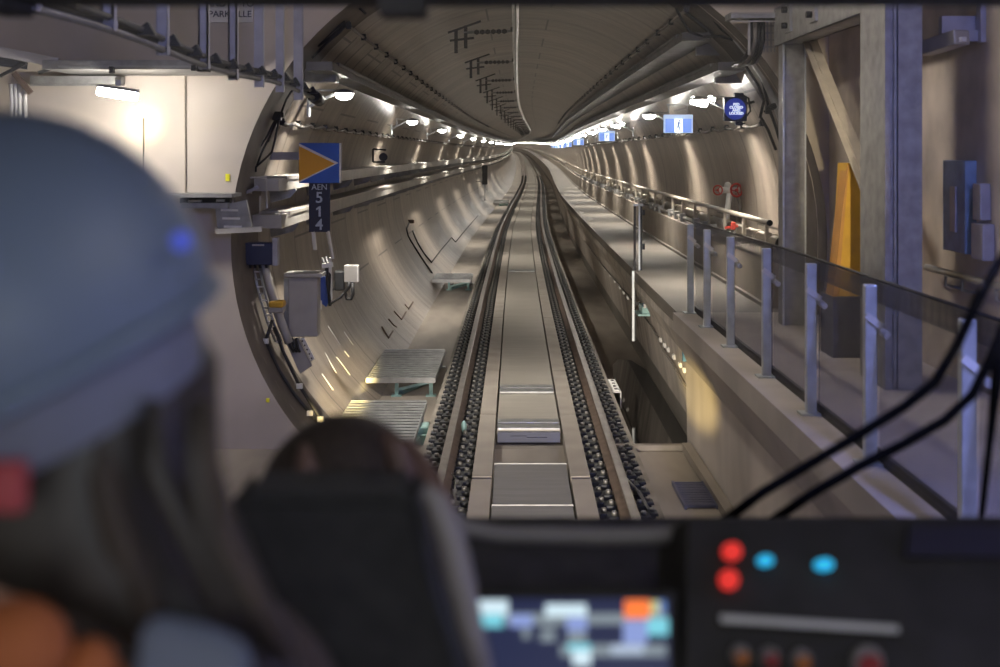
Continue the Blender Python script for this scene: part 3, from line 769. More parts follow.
single(b, 'grey_conduit', M_grey, 'fat grey conduit curving down the ring beside the cable ladder', 'conduit')
t = thing('yellow_lamp', P(276, 314, 12.3), 'yellow topped grey box beside the tall grey cabinet', 'box')
part(pbox(268, 307, 283, 313, 12.3, .14, .01), 'casing', M_grey, t); part(pbox(268.5, 301.5, 283.5, 308, 12.28, .16, .02), 'yellow_cap', M_yellow, t)
t = thing('perforated_bracket', P(300, 372, 12.5), 'tilted perforated bracket with cable ends below the tall grey cabinet', 'bracket')
b = MB(); b.prism([P(x, y, 12.5) for x, y in ((286, 343), (298, 338), (312, 366), (300, 374))], (0, .05, 0)); part(b, 'plate', M_grey, t)
b = MB(); b.prism([P(x, y, 12.47) for x, y in ((300, 338), (304, 338), (314.5, 359), (311, 361))], (0, .03, 0)); part(b, 'white_strip', M_white, t)
b = MB()
for i in range(5): c = P(302.5+2.3*i, 341+4.3*i, 12.465); b.cyl(c, c+V((0, -.006, 0)), .009, 8)
part(b, 'hole', M_dark, t)
b = MB()
for i in range(3): b.tube([P(288+4*i, 338, 12.48), P(290+4*i, 346+i, 12.45), P(294+3*i, 352, 12.46)], .015, 6)
part(b, 'cable_end', M_dark, t)
t = thing('blue_bracket', P(325, 307, 13.0), 'small bright blue bracket with white fittings beside the tall grey cabinet', 'bracket')
b = MB(); b.prism([P(x, y, 13.0) for x, y in ((319, 278), (325, 277), (329.5, 300), (326, 307), (321, 303))], (0, .08, 0)); part(b, 'plate', M_blue2, t)
b = MB(); b.bar(P(330, 258, 13.0), P(331, 300, 13.0), .03, .03); b.bar(P(322, 266, 13.0), P(333, 264.5, 13.0), .035, .05); b.box(P(319.5, 305, 12.95), (.045, .04, .09)); part(b, 'white_fitting', M_white, t)
b = MB(); b.tube([P(322, 258, 13.05), P(326, 268, 13.0), P(328, 285, 12.98), P(330, 306, 12.98)], .018, 6); b.tube([P(326, 257, 13.05), P(330, 275, 12.99), P(329, 292, 12.98)], .015, 6); part(b, 'cable', M_dark, t)
t = thing('junction_box', P(350, 283, 13.9), 'grey junction box with a looped black cable on the curved wall', 'box')
part(pbox(344, 265.5, 357.5, 282.5, 13.9, .14), 'casing', M_grey, t)
part(pbox(357, 266, 358.5, 282, 13.88, .1, .003), 'lid_edge', M_white, t)
part(pbox(334, 271, 344, 291, 13.95, .12, .02), 'cable_block', M_rubber, t)
b = MB(); b.tube([P(x, y, 13.9) for x, y in ((349, 282), (349, 287), (345, 292), (347, 299), (351, 299), (353, 294), (352.5, 283))], .02, 8); b.tube([P(x, y, 13.92) for x, y in ((346, 290), (341, 297), (333, 302), (329, 305))], .016, 6); part(b, 'looped_cable', M_dark, t)
# two black cables down the ring
for pts, l_ in (([(272.5, 320), (265.7, 341), (278, 369), (295, 395), (310, 413), (322, 428)], 'outer of two black cables running down the portal ring'), ([(274, 327), (284.5, 354.5), (299.5, 386), (320.5, 419), (335, 434)], 'inner of two black cables running down the portal ring')):
    t = thing('ring_cable', P(*pts[-1], 12.3), l_, 'cable')
    b = MB(); b.tube([P(x, y, 12.3) for x, y in pts], .018, 8); part(b, 'cable_run', M_dark, t)
    b = MB(); k = 1 if pts[0][0] < 273 else 2; b.box(P(*pts[k], 12.28), (.06, .04, .05)); b.box(P(pts[4 if k == 1 else 3][0], pts[4 if k == 1 else 3][1], 12.28), (.06, .04, .05)); part(b, 'clip', M_white, t)
# wall cables with a splice, upper ring
t = thing('spliced_cable', P(277, 113, 12.3), 'black spliced cable bundle hanging in loops on the upper portal ring', 'cable')
b = MB(); b.box(P(271, 111, 12.35), (.06, .06, .05)); b.box(P(277, 116, 12.33), (.09, .07, .09)); b.box(P(281, 115, 12.33), (.06, .05, .05)); part(b, 'splice', M_dark, t)
for pts in ([(276, 118), (268, 135), (258, 150), (254, 158)], [(278, 119), (270, 136), (262, 152), (257, 165)], [(279, 119), (275, 140), (272, 152), (264, 160), (256, 167), (256, 172)], [(281, 114), (286, 100), (291, 92), (298, 85)], [(276, 119), (274, 126), (268, 142)]):
    b = MB(); b.tube([P(x, y, 12.32) for x, y in pts], .012, 6); part(b, 'hanging_loop', M_dark, t)
t = thing('wire_frame', P(252, 195, 12.25), 'thin rectangular wire frame at the end of the upper covered tray', 'frame')
b = MB()
for p, q in (((238, 178), (266, 177)), ((238, 178), (238, 191)), ((266, 177), (267, 208)), ((238, 191), (252, 193)), ((260, 196), (260, 214))): b.bar(P(*p, 12.25), P(*q, 12.25), .016, .016)
part(b, 'wire_bar', M_tray, t)
b = MB(); b.tube([P(x, y, 12.2) for x, y in ((224, 197), (240, 195), (252, 190), (258, 187))], .018, 8); part(b, 'conduit_tail', M_lilac, t)

def W(px, py, off=.012):
    """the spot on the lining that the sight line through a photo point meets"""
    Yq = 12.95
    while Yq < 120:
        p = P(px, py, Yq); q = V((p.x-Xc(Yq), 0, p.z-Zc(Yq)-ZC))
        if q.length >= R0-off: return p
        Yq += .02
    return p
t = thing('segment_groove', W(430, 262), 'dark stepped groove line in the lining above the small far platform', 'groove')
b = MB(); b.tube([W(x, y) for x, y in ((412.5, 231), (417, 242), (423.5, 253), (431.5, 262.5))], .024, 6); part(b, 'ring_groove', M_dark, t)
b = MB(); b.tube([W(x, y) for x, y in ((431.5, 262.5), (441, 250), (451.5, 237.5), (455.5, 242), (465, 230.5), (478, 215.5))], .016, 6); part(b, 'stepped_groove', M_dark, t)
t = thing('painted_mark', W(398, 318), 'row of dark angular paint marks on the lining above the platform', 'paint mark')
for q in (((405, 304.5), (408.5, 309), (413, 302)), ((394, 311), (401.5, 319.5), (406, 312)), ((388.5, 319), (393.5, 325), (396.5, 327)), ((382, 327), (388.5, 338), (393, 331))):
    b = MB(); b.tube([W(x, y) for x, y in q], .013, 6); part(b, 'stroke', M_railside, t)
for q in (((325, 353), (336, 373)), ((336.5, 357), (350, 375)), ((344, 332), (353, 345)), ((328, 326), (340, 345)), ((322, 374), (333, 390)), ((344.5, 351), (349, 357))):
    b = MB(); b.tube([W(x, y, .004) for x, y in (q[0], ((q[0][0]+q[1][0])/2, (q[0][1]+q[1][1])/2), q[1])], .008, 6)
    single(b, 'scuff_mark', M_white, 'pale slanting scuff on the lining under the tall grey cabinet', 'scuff', None, 'scuffs under the cabinet')
t = thing('wall_device', P(410, 232, 29.6), 'small brown device with a dark cable curving down the far tunnel wall', 'device')
b = MB(); b.box(P(411, 221.5, 29.6), (.16, .10, .09), None, .015); part(b, 'casing', M_railside, t)
b = MB(); b.tube([W(x, y) for x, y in ((409, 223), (406.5, 229), (408, 236), (414, 246), (423, 260), (432, 273))], .022, 6); part(b, 'cable', M_dark, t)
t = thing('wall_speaker', P(379, 158, 21), 'dark framed round speaker on the wall between the first two lamps', 'speaker')
b = MB()
for p, q in (((373, 149), (386, 150)), ((373, 149), (373, 162)), ((373, 162), (385, 162))): b.bar(P(*p, 20.5), P(*q, 20.5), .03, .03)
part(b, 'frame', M_dark, t)
b = MB(); c = P(383.5, 157, 20.5); b.cyl(c, c+V((-.02, .12, 0)), .07, 16); part(b, 'cone', M_dark, t)

# headwall fittings
t = thing('headwall_tray', P(120, 68, 11.45), 'grey cable tray running flat along the top of the pale headwall', 'cable tray')
b = MB(); b.bb(P(42, 60, 10.74), V((P(212, 0, 10.74).x, 11.66, P(0, 69, 10.74).z))); part(b, 'tray_body', M_galvd, t)
b = MB(); b.bb(P(58, 65.5, 10.70), P(205, 67.5, 10.73)); part(b, 'lip', M_galv, t)
b = MB(); b.bb(P(30, 76, 11.45), P(125, 85, 11.6)); b.bb(P(30, 84.5, 11.42), P(100, 86, 11.45)); part(b, 'lower_channel', M_galvd, t)
b = MB(); b.box(P(112, 70, 10.72), (.04, .05, .06)); b.box(P(194, 68, 10.72), (.04, .05, .05)); b.box(P(204, 68, 10.72), (.10, .1, .07)); part(b, 'joint_piece', M_dark, t)
t = thing('sloping_channel', P(30, 55, 11.2), 'pale channel sloping down to the headwall tray', 'channel')
b = MB(); b.bar(P(-25, 47, 11.1), P(58, 63, 11.3), .07, .09); part(b, 'channel', M_tray, t)
b = MB(); b.bar(P(-20, 56, 11.15), P(28, 62, 11.3), .05, .14); b.bar(P(0, 76, 11.2), P(26, 63, 11.25), .03, .03); b.bar(P(38, 73, 11.2), P(54, 68, 11.25), .03, .03); part(b, 'strut', M_dark, t)
t = thing('cable_drop', P(15, 95, 11.3), 'bundle of pale cables and a brown strap hanging just above the helmet', 'cable')
for x in (11, 15, 19, 24): b = MB(); b.tube([P(x, 84, 11.3), P(x+1, 98, 11.3), P(x+1, 118, 11.3)], .022, 8); part(b, 'cable', M_white, t)
b = MB(); b.bar(P(14, 73, 11.25), P(31, 93, 11.25), .03, .05); part(b, 'strap', M_railside, t)
t = thing('tube_lamp', P(118, 90, 11.2), 'bright white tube lamp fixed under the headwall tray', 'lamp')
b = MB(); b.bar(P(98, 91, 10.7), P(137, 97, 10.7), .09, .075, V((0, 0, 1)), .015); part(b, 'diffuser', M_lampw, t)
b = MB(); b.bar(P(99, 85.5, 10.7), P(138, 91, 10.7), .10, .03); b.bar(P(118, 83, 10.7), P(118, 80, 11.4), .05, .05); part(b, 'housing', M_galvd, t)
t = thing('ledge_channel', P(200, 205, 11.5), 'grey channel lying along the headwall beneath the yellow sticker', 'channel')
b = MB(); b.bb(P(158, 194, 11.25), V((P(232, 0, 11.25).x, 11.665, P(0, 197.5, 11.25).z))); b.bb(P(181, 203, 11.42), P(232, 207.5, 11.6)); part(b, 'channel', M_galvd, t)
b = MB(); b.bb(P(180, 198, 11.5), P(232, 203, 11.6)); part(b, 'slotted_web', M_dark, t)
b = MB(); b.bb(P(188, 200, 11.46), P(202, 202, 11.5)); b.bb(P(216, 199.5, 11.46), P(225, 201.5, 11.5)); part(b, 'slot', M_white, t)
t = thing('slatted_guard', P(232, 232, 11.5), 'dark slatted guard with three bright bars at the end of the ledge channel', 'guard')
b = MB(); b.prism([P(x, y, 11.5) for x, y in ((215, 207), (246, 200), (252, 229), (218, 231))], (0, .06, 0)); part(b, 'plate', M_galvd, t)
for i in range(3): b = MB(); b.bar(P(221+1.5*i, 210+8.3*i, 11.46), P(238+1.8*i, 210.3+8.3*i, 11.46), .02, .02); part(b, 'bar', M_white, t)
b = MB(); b.bar(P(216, 231.5, 11.45), P(262, 229, 11.45), .04, .05); b.prism([P(x, y, 11.44) for x, y in ((215, 226), (216, 231.5), (223, 231.5))], (0, .02, 0)); part(b, 'lower_rail', M_tray, t)
b = MB(); b.bb(P(225.5, 174, 11.655), P(230, 181, 11.67)); b.bb(P(226.5, 175, 11.652), P(229, 178, 11.655)); single(b, 'sticker', M_yellowb, 'bright yellow sticker on the headwall above the ledge channel', 'sticker')
b = MB(); b.bb(P(266, 398.5, 11.655), P(269.5, 402, 11.67)); b.bb(P(267, 399.5, 11.652), P(268.5, 401, 11.655)); single(b, 'sticker', M_yellowb, 'tiny yellow sticker low on the headwall beside the ring', 'sticker')
t = thing('wall_notice', P(230, 22, 11.66), 'white lettered notice high on the headwall behind the hangers', 'notice')
b = MB(); b.bb(P(207.5, -2, 11.64), P(253, 22.5, 11.665)); part(b, 'board', M_white, t)
part(text_mb('PARKVILLE', .088, P(230, 14.3, 11.632)), 'lettering', M_navy, t)
part(text_mb('AND      TO', .088, P(230, 4.0, 11.632)), 'lettering', M_navy, t)
b = MB(); b.bar(P(143.5, 118, 11.655), P(143.5, 215, 11.655), .012, .01); single(b, 'wall_seam', M_ring, 'thin dark seam line down the headwall below the tube lamp', 'seam')
b = MB(); b.bar(P(185, 70, 11.655), P(185.5, 194, 11.655), .02, .01); single(b, 'wall_seam', M_conc, 'wider dark seam line down the headwall between lamp and ring', 'seam')

# diagonal conduit and the row of hangers
t = thing('overhead_conduit', P(318, 96, 12.2), 'dark conduit running overhead to the portal, tied to the row of hangers', 'conduit')
def cpt(Y): return V((-1.853+.0*Y, Y, CAMZ+.565+.02*math.sin(Y*1.4)))
b = MB(); b.tube([cpt(4.6+.25*i) for i in range(31)], .019, 8); part(b, 'conduit_pipe', mat('conduit_dark', (.13, .125, .12), .5, .3, var=.2), t)
b = MB(); b.tube([cpt(4.6+.25*i)+V((-.05, 0, .05)) for i in range(31)], .03, 8); b.tube([cpt(4.6+.25*i)+V((.0, 0, .06)) for i in range(30)], .018, 8); part(b, 'black_cable', M_dark, t)
b = MB(); c = cpt(12.1); b.tube([c+V((0, -.2, .02)), c+V((0, .2, -.005))], .065, 10); part(b, 'end_sleeve', M_dark, t)
for i in range(12):
    c = cpt(6.2+.5*i); b = MB(); b.prism([c+V((-.07, 0, .03)), c+V((.03, 0, .10)), c+V((.07, 0, .03))], (0, .05, 0)); part(b, 'saddle', M_dark, t)
hx = [(26, 20, 10), (107, 13, 30), (161.5, 11, 55), (203, 10, 69), (232.5, 9, 80), (258.5, 9, 87), (279.5, 8, 92), (298, 9, 100)]
hl = ['lilac steel hanger nearest the cab, only its foot showing', 'second steel hanger from the cab, beside the tube lamp', 'third steel hanger from the cab', 'fourth steel hanger, in front of the edge of the white notice', 'fifth steel hanger, crossing the lettering of the white notice', 'sixth steel hanger, just past the white notice', 'seventh steel hanger, next to last before the portal', 'last steel hanger at the portal, in front of the conduit end']
for (px, w, yb), l_ in zip(hx, hl):
    Yh = 1.86*1200/(500-px) if px < 290 else 11.05; Yh = max(4.4, min(Yh, 11.1))
    c = P(px, yb, Yh); wd = w/1200*Yh
    t = thing('steel_hanger', c, l_, 'hanger', 'hangers along the overhead conduit')
    b = MB(); b.bb(c+V((-wd/2, 0, 0)), V((c.x+wd/2, Yh+.012, 4.9))); b.bb(c+V((-wd/2, 0, 0)), V((c.x-wd/2+.012, Yh+.05, 4.9))); b.bb(c+V((wd/2-.012, 0, 0)), V((c.x+wd/2, Yh+.05, 4.9))); part(b, 'channel', M_lilac, t)
    b = MB(); b.box(c+V((0, .03, .03)), (wd*1.02, .06, .04)); part(b, 'foot_clamp', M_lilac, t)

# ================================================================== WALKWAY SIDE: RAILING, GATE FRAME, WALL FITTINGS
t = thing('guard_railing', (1.9, 7, 1.1), 'guard railing of zinc posts and fine dark mesh along the station deck', 'railing')
PY = [4.83, 6.10, 7.26, 8.47, 9.79, 10.9, 11.85]
zt_ = lambda y: 2.012-.036*max(0, min(1, (y-8)/3.9))
for y in PY:
    b = MB(); b.bar((1.88, y, 1.10), (1.88, y, zt_(y)), .062, .05, V((0, 1, 0)), .006); p_ = part(b, 'post', M_galvp, t)
    b = MB(); b.box((1.875, y, 1.106), (.13, .12, .012)); part(b, 'base_plate', M_galvp, p_)
    b = MB(); b.bar((1.85, y-.035, 1.86), (1.93, y-.035, 1.80), .035, .012, V((0, 1, 0))); b.cyl((1.93, y, 1.78), (1.95, y-.06, 1.76), .02, 8); part(b, 'panel_clip', M_white, p_)
for a, c in zip([3.5]+PY, PY):
    b = MB(); b.prism([(1.925, a+.03, 1.13), (1.925, c-.01, 1.13), (1.925, c-.01, zt_(c)+.005), (1.925, a+.03, zt_(a)+.015)], (.005, 0, 0)); part(b, 'mesh_panel', M_fence, t)
    b = MB(); b.prism([(1.935, a, zt_(a)-.10), (1.935, c, zt_(c)-.10), (1.935, c, zt_(c)+.01), (1.935, a, zt_(a)+.022)], (.005, 0, 0)); part(b, 'top_band', M_band, t)
b = MB(); b.tube([(1.94, y, zt_(y)+.018) for y in (3.5, 8.0, 9.5, 11.0, 11.9)], .009, 8); part(b, 'top_wire', M_dark, t)
b = MB(); b.bb((1.93, 3.5, 1.10), (1.955, 11.9, 1.16)); part(b, 'toe_board', M_dark, t)

t = thing('gate_frame', (2.7, 9.5, 1.1), 'tall galvanised steel frame on the station deck with a broad blue lit column', 'steel frame')
b = MB(); b.prism([(2.567, 8.0, 1.10), (2.60, 8.0, 1.10), (2.60, 8.02, 1.10), (2.625, 8.02, 1.10), (2.625, 8.0, 1.10), (2.64, 8.0, 1.10), (2.64, 8.03, 1.10), (2.655, 8.03, 1.10), (2.655, 8.0, 1.10), (2.815, 8.0, 1.10), (2.815, 8.55, 1.10), (2.567, 8.55, 1.10)], (0, 0, 3.6)); part(b, 'column', M_galvd, t)
b = MB(); b.prism([(2.594, 11.0, 1.10), (2.80, 11.0, 1.10), (2.80, 11.18, 1.10), (2.594, 11.18, 1.10)], (0, 0, 2.6)); part(b, 'post', M_galvd, t)
b = MB(); b.bar((2.596, 10.99, 1.10), (2.596, 10.99, 3.68), .014, .03, V((0, 1, 0))); b.bar((2.796, 10.99, 1.10), (2.796, 10.99, 3.68), .010, .03, V((0, 1, 0))); part(b, 'post_edge', M_galvp, t)
b = MB(); b.bb((2.57, 8.1, 3.68), (2.60, 11.25, 4.02)); b.bb((2.57, 8.1, 3.68), (2.80, 11.25, 3.70)); b.bb((2.57, 8.1, 4.0), (2.80, 11.25, 4.03)); b.bb((2.78, 8.1, 3.68), (2.80, 11.25, 4.02)); part(b, 'top_beam', M_galvd, t)
for y in (10.55, 9.7):
    b = MB(); b.bb((2.545, y, 3.75), (2.57, y+.2, 4.02)); pl_ = part(b, 'bolt_plate', M_galvd, t)
    b = MB()
    for z in (3.81, 3.95): b.cyl((2.545, y+.1, z), (2.50, y+.1, z), .03, 6)
    part(b, 'bolt', M_dark, pl_)
b = MB(); b.bar((2.80, 10.75, 3.66), (2.74, 8.8, 2.37), .07, .075, V((1, 0, 0))); b.bar((2.765, 10.75, 3.67), (2.705, 8.8, 2.38), .012, .10, V((1, 0, 0))); part(b, 'diagonal_brace', M_pipe, t)
t = thing('yellow_guard', (2.75, 9.4, 1.5), 'tapered yellow guard standing on a dark plinth behind the broad column', 'guard')
Yg = 9.3
b = MB(); b.prism([P(x, y, Yg) for x, y in ((847, 163), (875, 163), (875, 297), (839, 297))], (0, .25, 0)); part(b, 'shell', M_yellow, t)
b = MB(); b.prism([P(x, y, Yg-.02) for x, y in ((845.5, 185), (848, 165), (849, 165), (838, 297), (833, 297))], (0, .2, 0)); part(b, 'side_flap', mat('amber_paint', (.52, .26, .06), .5, var=.12), t)
b = MB(); b.bb(P(833, 297, Yg-.05), V((P(880, 0, Yg).x, Yg+.3, 1.10))); part(b, 'plinth', mat('plinth_grey', (.10, .10, .12), .7, var=.2), t)

t = thing('wall_cabinet', (3.18, 8.4, 2.0), 'narrow blue lit cabinet on the dark side wall', 'cabinet')
b = MB(); b.bb((3.12, 8.05, 2.00), (3.2, 8.46, 2.63), .008); part(b, 'casing', mat('cabinet_blue', (.20, .30, .46), .4, var=.25, scale=7), t)
b = MB(); b.bb((3.11, 8.2, 2.14), (3.122, 8.3, 2.45)); part(b, 'pale_slot', M_lilac, t)
t = thing('switch_box', (3.18, 7.9, 1.95), 'pair of small grey switch boxes on the side wall next to the blue cabinet', 'switch')
b = MB(); b.bb((3.13, 7.82, 2.24), (3.2, 7.95, 2.48), .006); part(b, 'upper_casing', M_lilac, t)
b = MB(); b.bb((3.12, 7.76, 1.98), (3.2, 7.95, 2.22), .006); part(b, 'lower_casing', M_lilac, t)
t = thing('wall_handrail', (3.1, 6, 1.8), 'grey tubular handrail along the dark side wall', 'handrail')
b = MB(); b.tube([(3.1, 8.72, 1.85), (3.1, 3, 1.85)], .024, 10); part(b, 'tube', M_galv, t)
for y in (8.35, 8.05, 7.5, 6.5, 5.5):
    b = MB(); b.tube([(3.1, y, 1.84), (3.1, y, 1.76), (3.2, y, 1.74)], .012, 6); part(b, 'bracket', M_galv, t)
t = thing('unlit_fixture', (3.0, 8.2, 3.35), 'grey unlit light fixture on a blue bracket by the side wall', 'light fixture')
b = MB(); b.bar(P(924, 49, 8.3), P(962, 37, 7.9), .12, .10, V((0, 0, 1)), .01); part(b, 'trough', M_tray, t)
b = MB(); b.bar(P(926, 51, 8.27), P(964, 39, 7.87), .04, .03); part(b, 'tube', M_white, t)
b = MB(); b.bb(P(981, 42, 7.9), V((P(994, 0, 7.9).x, 7.98, 4.9))); b.bb(P(942, 16, 8.0), P(982, 34, 8.06)); b.bb(P(960, 30, 7.95), P(985, 42, 8.02)); part(b, 'bracket', M_lilac, t)

# overhead clutter near the portal on the walkway side
t = thing('cross_tray', P(757, 17, 11.2), 'grey cross tray overhead with black cables dropping from it', 'cable tray')
b = MB(); b.bb(P(731, 12, 11.2), P(786, 21.5, 11.5)); part(b, 'tray_body', M_galvd, t)
b = MB(); b.bb(P(731, 12, 11.18), P(780, 13.5, 11.2)); b.bb(P(731, 20.5, 11.18), P(780, 22, 11.2)); part(b, 'lip', M_tray, t)
for i, x in enumerate((751, 755, 759, 763)):
    b = MB(); b.tube([P(x, 20, 11.3), P(x, 40, 11.3), P(x-3, 53, 11.35), P(x-10+i, 62, 11.6), P(733+2*i, 66, 12.0)], .02, 6); part(b, 'cable', M_dark if i != 1 else M_cable, t)
b = MB(); b.bar(P(749, 22, 11.28), P(749, 55, 11.28), .02, .02); part(b, 'hanger_rod', M_tray, t)
b = MB()
for i in range(4): b.bar(P(763, 26+7*i, 11.4), P(776, 26+7*i, 11.4), .012, .012)
for i in range(4): b.bar(P(764+3.5*i, 22, 11.41), P(764+3.5*i, 52, 11.41), .012, .012)
part(b, 'wire_grid', M_galvd, t)
def clump(name, pxs, Y, label, r=.016):
    t = thing(name, P(*pxs[0][0], Y), label, 'cable')
    for q in pxs: b = MB(); b.tube([P(x, y, Y) for x, y in q], r, 6); part(b, 'strand', M_dark, t)
clump('cable_bundle', [[(676, 8), (682, 20), (690, 32), (703, 37)], [(686, 12), (698, 22), (708, 30), (714, 36)], [(700, 8), (712, 18), (722, 30), (733, 38)], [(703, 37), (720, 36), (733, 40)], [(708, 10), (716, 20), (728, 32)]], 12.2, 'knotted black cable bundle at the top of the portal ring on the walkway side')
clump('cable_bundle', [[(726, 64), (735, 66), (745, 64), (752, 60)], [(752, 62), (762, 80), (766, 95), (769, 110)], [(745, 65), (758, 85), (764, 100), (760, 118)], [(769, 108), (776, 128), (781, 145)], [(764, 112), (774, 107), (778, 104)], [(760, 116), (768, 130), (776, 150)]], 12.3, 'black cable bundle dropping down the portal ring beside the round blue sign')
clump('cable_bundle', [[(309, 9), (312, 16), (328, 20), (345, 22)], [(345, 22), (336, 28), (322, 40), (308, 54)], [(347, 24), (340, 32), (328, 42), (312, 58)], [(350, 22), (343, 26), (332, 36), (318, 46)], [(355, 5), (362, 10), (366, 14)]], 12.2, 'black cable bundle on the vault at the head of the tray side clipped cable')
for (x0, y0, x1, y1, Y, l_) in ((697, 44, 742, 55, 13.3, 'upper blue lit steel plate overhead beyond the cross tray'), (716, 73, 760, 83, 13.3, 'lower blue lit steel plate overhead above the round blue sign')):
    t = thing('overhead_plate', P((x0+x1)/2, y1, Y), l_, 'plate')
    part(pbox(x0, y0, x1, y1, Y, .12, .006), 'plate', M_lilac, t)
    b = MB(); b.bb(P(x0, y0-4, Y+.05), P(x1-3, y0-1.5, Y+.15)); b.bar(P((x0+x1)/2, y0-4, Y+.05), P((x0+x1)/2, y0, Y+.05), .03, .03); part(b, 'upper_rail', M_lilac, t)
b = MB(); b.tube([P(x, y, 12.2) for x, y in ((735, 36), (748, 52), (765, 78), (777, 105), (783, 122))], .045, 10); single(b, 'grey_conduit', M_galvd, 'fat grey conduit curving down the portal ring on the walkway side', 'conduit')
b = MB(); b.box(P(774, 106, 12.2), (.10, .08, .06), Matrix.Rotation(-.5, 3, 'Y'), .01); b.box(P(768, 110, 12.2), (.05, .06, .08)); single(b, 'cable_clamp', M_dark, 'black cable clamp between the round blue sign and the steel post', 'clamp')
t = thing('splice_box', P(313, 74, 12.0), 'grey splice box behind the last hanger under the haunch tray', 'box')
part(pbox(304, 66, 336, 82, 12.5, .25), 'casing', M_galvd, t); part(pbox(303, 63.5, 330, 66.5, 12.45, .3, .004), 'lid_plate', M_lilac, t)

# unseen ceiling lamps added: blue for the blue cast, pale and warm as fill
for i, (x, y, l_) in enumerate(((2.2, 1.3, 'unseen blue ceiling lamp added over the station deck for the blue cast'), (-2.7, 1.5, 'unseen pale ceiling lamp added as fill over the empty side of the station'), (.6, 8.8, 'unseen warm white ceiling lamp added as fill over the track before the portal'))):
    t = thing('added_ceiling_lamp', (x, y, 4.9), l_, 'lamp')
    b = MB(); b.bb((x-.09, y-.6, 4.72), (x+.09, y+.6, 4.8), .02); part(b, 'diffuser', (M_lampc, M_filld, M_filln)[i], t)
    b = MB(); b.bb((x-.12, y-.65, 4.8), (x+.12, y+.65, 4.9)); part(b, 'housing', M_galvd, t)

# ================================================================== CAB
b = MB(); b.bb((-1.45, -1.2, 1.0), (1.45, 1.9, 1.1)); struct(b, 'floor_cab', M_black)
b = MB(); b.prism([(-1.4, 1.97, 2.02), (-1.4, 1.985, 2.02), (-1.4, 1.755, 2.96), (-1.4, 1.74, 2.96)], (2.8, 0, 0)); struct(b, 'window_1', M_glass)
b = MB(); b.prism([(-1.45, 1.6, 2.890), (-1.45, 1.78, 2.897), (-1.45, 1.78, 3.1), (-1.45, 1.6, 3.1)], (2.9, 0, 0)); b.bb((-.70, 1.58, 2.872), (-.66, 1.70, 2.895)); b.bb((-.16, 1.58, 2.865), (-.10, 1.66, 2.895)); struct(b, 'trim_windshield_header', M_black)
b = MB(); b.bb((-1.45, -1.2, 3.02), (1.45, 1.7, 3.1)); struct(b, 'ceiling_cab', M_cabgrey)
b = MB(); b.prism([(-1.4, 1.99, 2.055), (-1.4, 2.3, 1.95), (-1.4, 2.3, 1.0), (-1.4, 1.99, 1.0)], (2.8, 0, 0)); struct(b, 'trim_windshield_sill', M_wiper)
t = thing('dashboard', (0, 1.7, 1.1), 'black dashboard across the bottom of the windshield', 'dashboard')
b = MB()
b.prism([(-1.4, 1.96, 2.085), (-1.4, 1.90, 2.102), (-1.4, 1.62, 2.06), (-1.4, 1.42, 1.98), (-1.4, 1.40, 1.93), (-1.4, 1.82, 1.88), (-1.4, 1.85, 1.1), (-1.4, 1.96, 1.1)], (2.8, 0, 0)); part(b, 'body', M_black, t)
b = MB(); b.tube([P(440, 500, 1.55), P(452, 518, 1.55), P(468, 529, 1.55), P(500, 535, 1.55), P(600, 537, 1.55), P(672, 536, 1.55), P(690, 531, 1.55)], .011, 10); part(b, 'grey_grab_rail', M_cabgrey, t)
# console: faces the driver, tilted back
def CP(px, py, off=0.):
    Y = 1.42-.20*(py-518)/149
    p = P(px, py, Y); return p+V((0, -.86, .5)).normalized()*(off+.013) if off else p
t = thing('control_console', CP(850, 667), 'black control console with red and blue indicator lights', 'console')
def cquad(b, pxs, off, dep): b.prism([CP(x, y, off) for x, y in pxs], (0, dep, -dep*.4))
b = MB(); cquad(b, [(688, 519), (1060, 517), (1090, 700), (684, 700)], 0, .25); part(b, 'housing', M_black2, t)
b = MB(); cquad(b, [(905, 530), (1040, 528), (1040, 560), (902, 560)], .003, .01); part(b, 'side_panel', mat('console_violet_panel', (.010, .009, .02), .6, var=.1), t)
M_r = mat('red_indicator', (.5, .05, .04), .4, var=0, emit=(1., .04, .03), estr=.62); M_c = mat('blue_indicator', (.05, .4, .6), .4, var=0, emit=(.02, .42, .75), estr=1.0)
def disc(px, py, rx, ry, m, name, par, dep=.012):
    b = MB(); b.prism([CP(px+rx*math.cos(2*PI*k/18), py+ry*math.sin(2*PI*k/18), .012) for k in range(18)], (0, dep, -dep*.4)); return part(b, name, m, par)
disc(729, 556, 9, 9, M_r, 'red_light', t); disc(726, 584, 9, 10, M_r, 'red_light', t)
disc(762, 565, 7, 5.5, M_c, 'blue_light', t); disc(820, 569, 8.5, 6, M_c, 'blue_light', t)
b = MB(); cquad(b, [(718, 618), (893, 629), (893, 636), (718, 625.5)], .008, .008); part(b, 'pale_label_strip', mat('label_strip', (.50, .50, .49), .5, var=.1), t)
for px, py, col in ((737, 659, 'amber'), (766, 661, 'maroon'), (797, 663, 'amber'), (862, 666, 'maroon')):
    m = mat('button_'+col, (.35, .12, .03) if col == 'amber' else (.22, .03, .03), .4, var=.1)
    r = 15 if px == 862 else 9
    p_ = disc(px, py, r, r*1.15, mat('button_rim', (.33, .32, .31), .35, .5, var=.1), 'push_button', t)
    b = MB(); b.prism([CP(px+r*.75*math.cos(2*PI*k/16), py+4+r*.75*math.sin(2*PI*k/16), .02) for k in range(16)], (0, .012, -.005)); part(b, 'button_cap', m, p_)
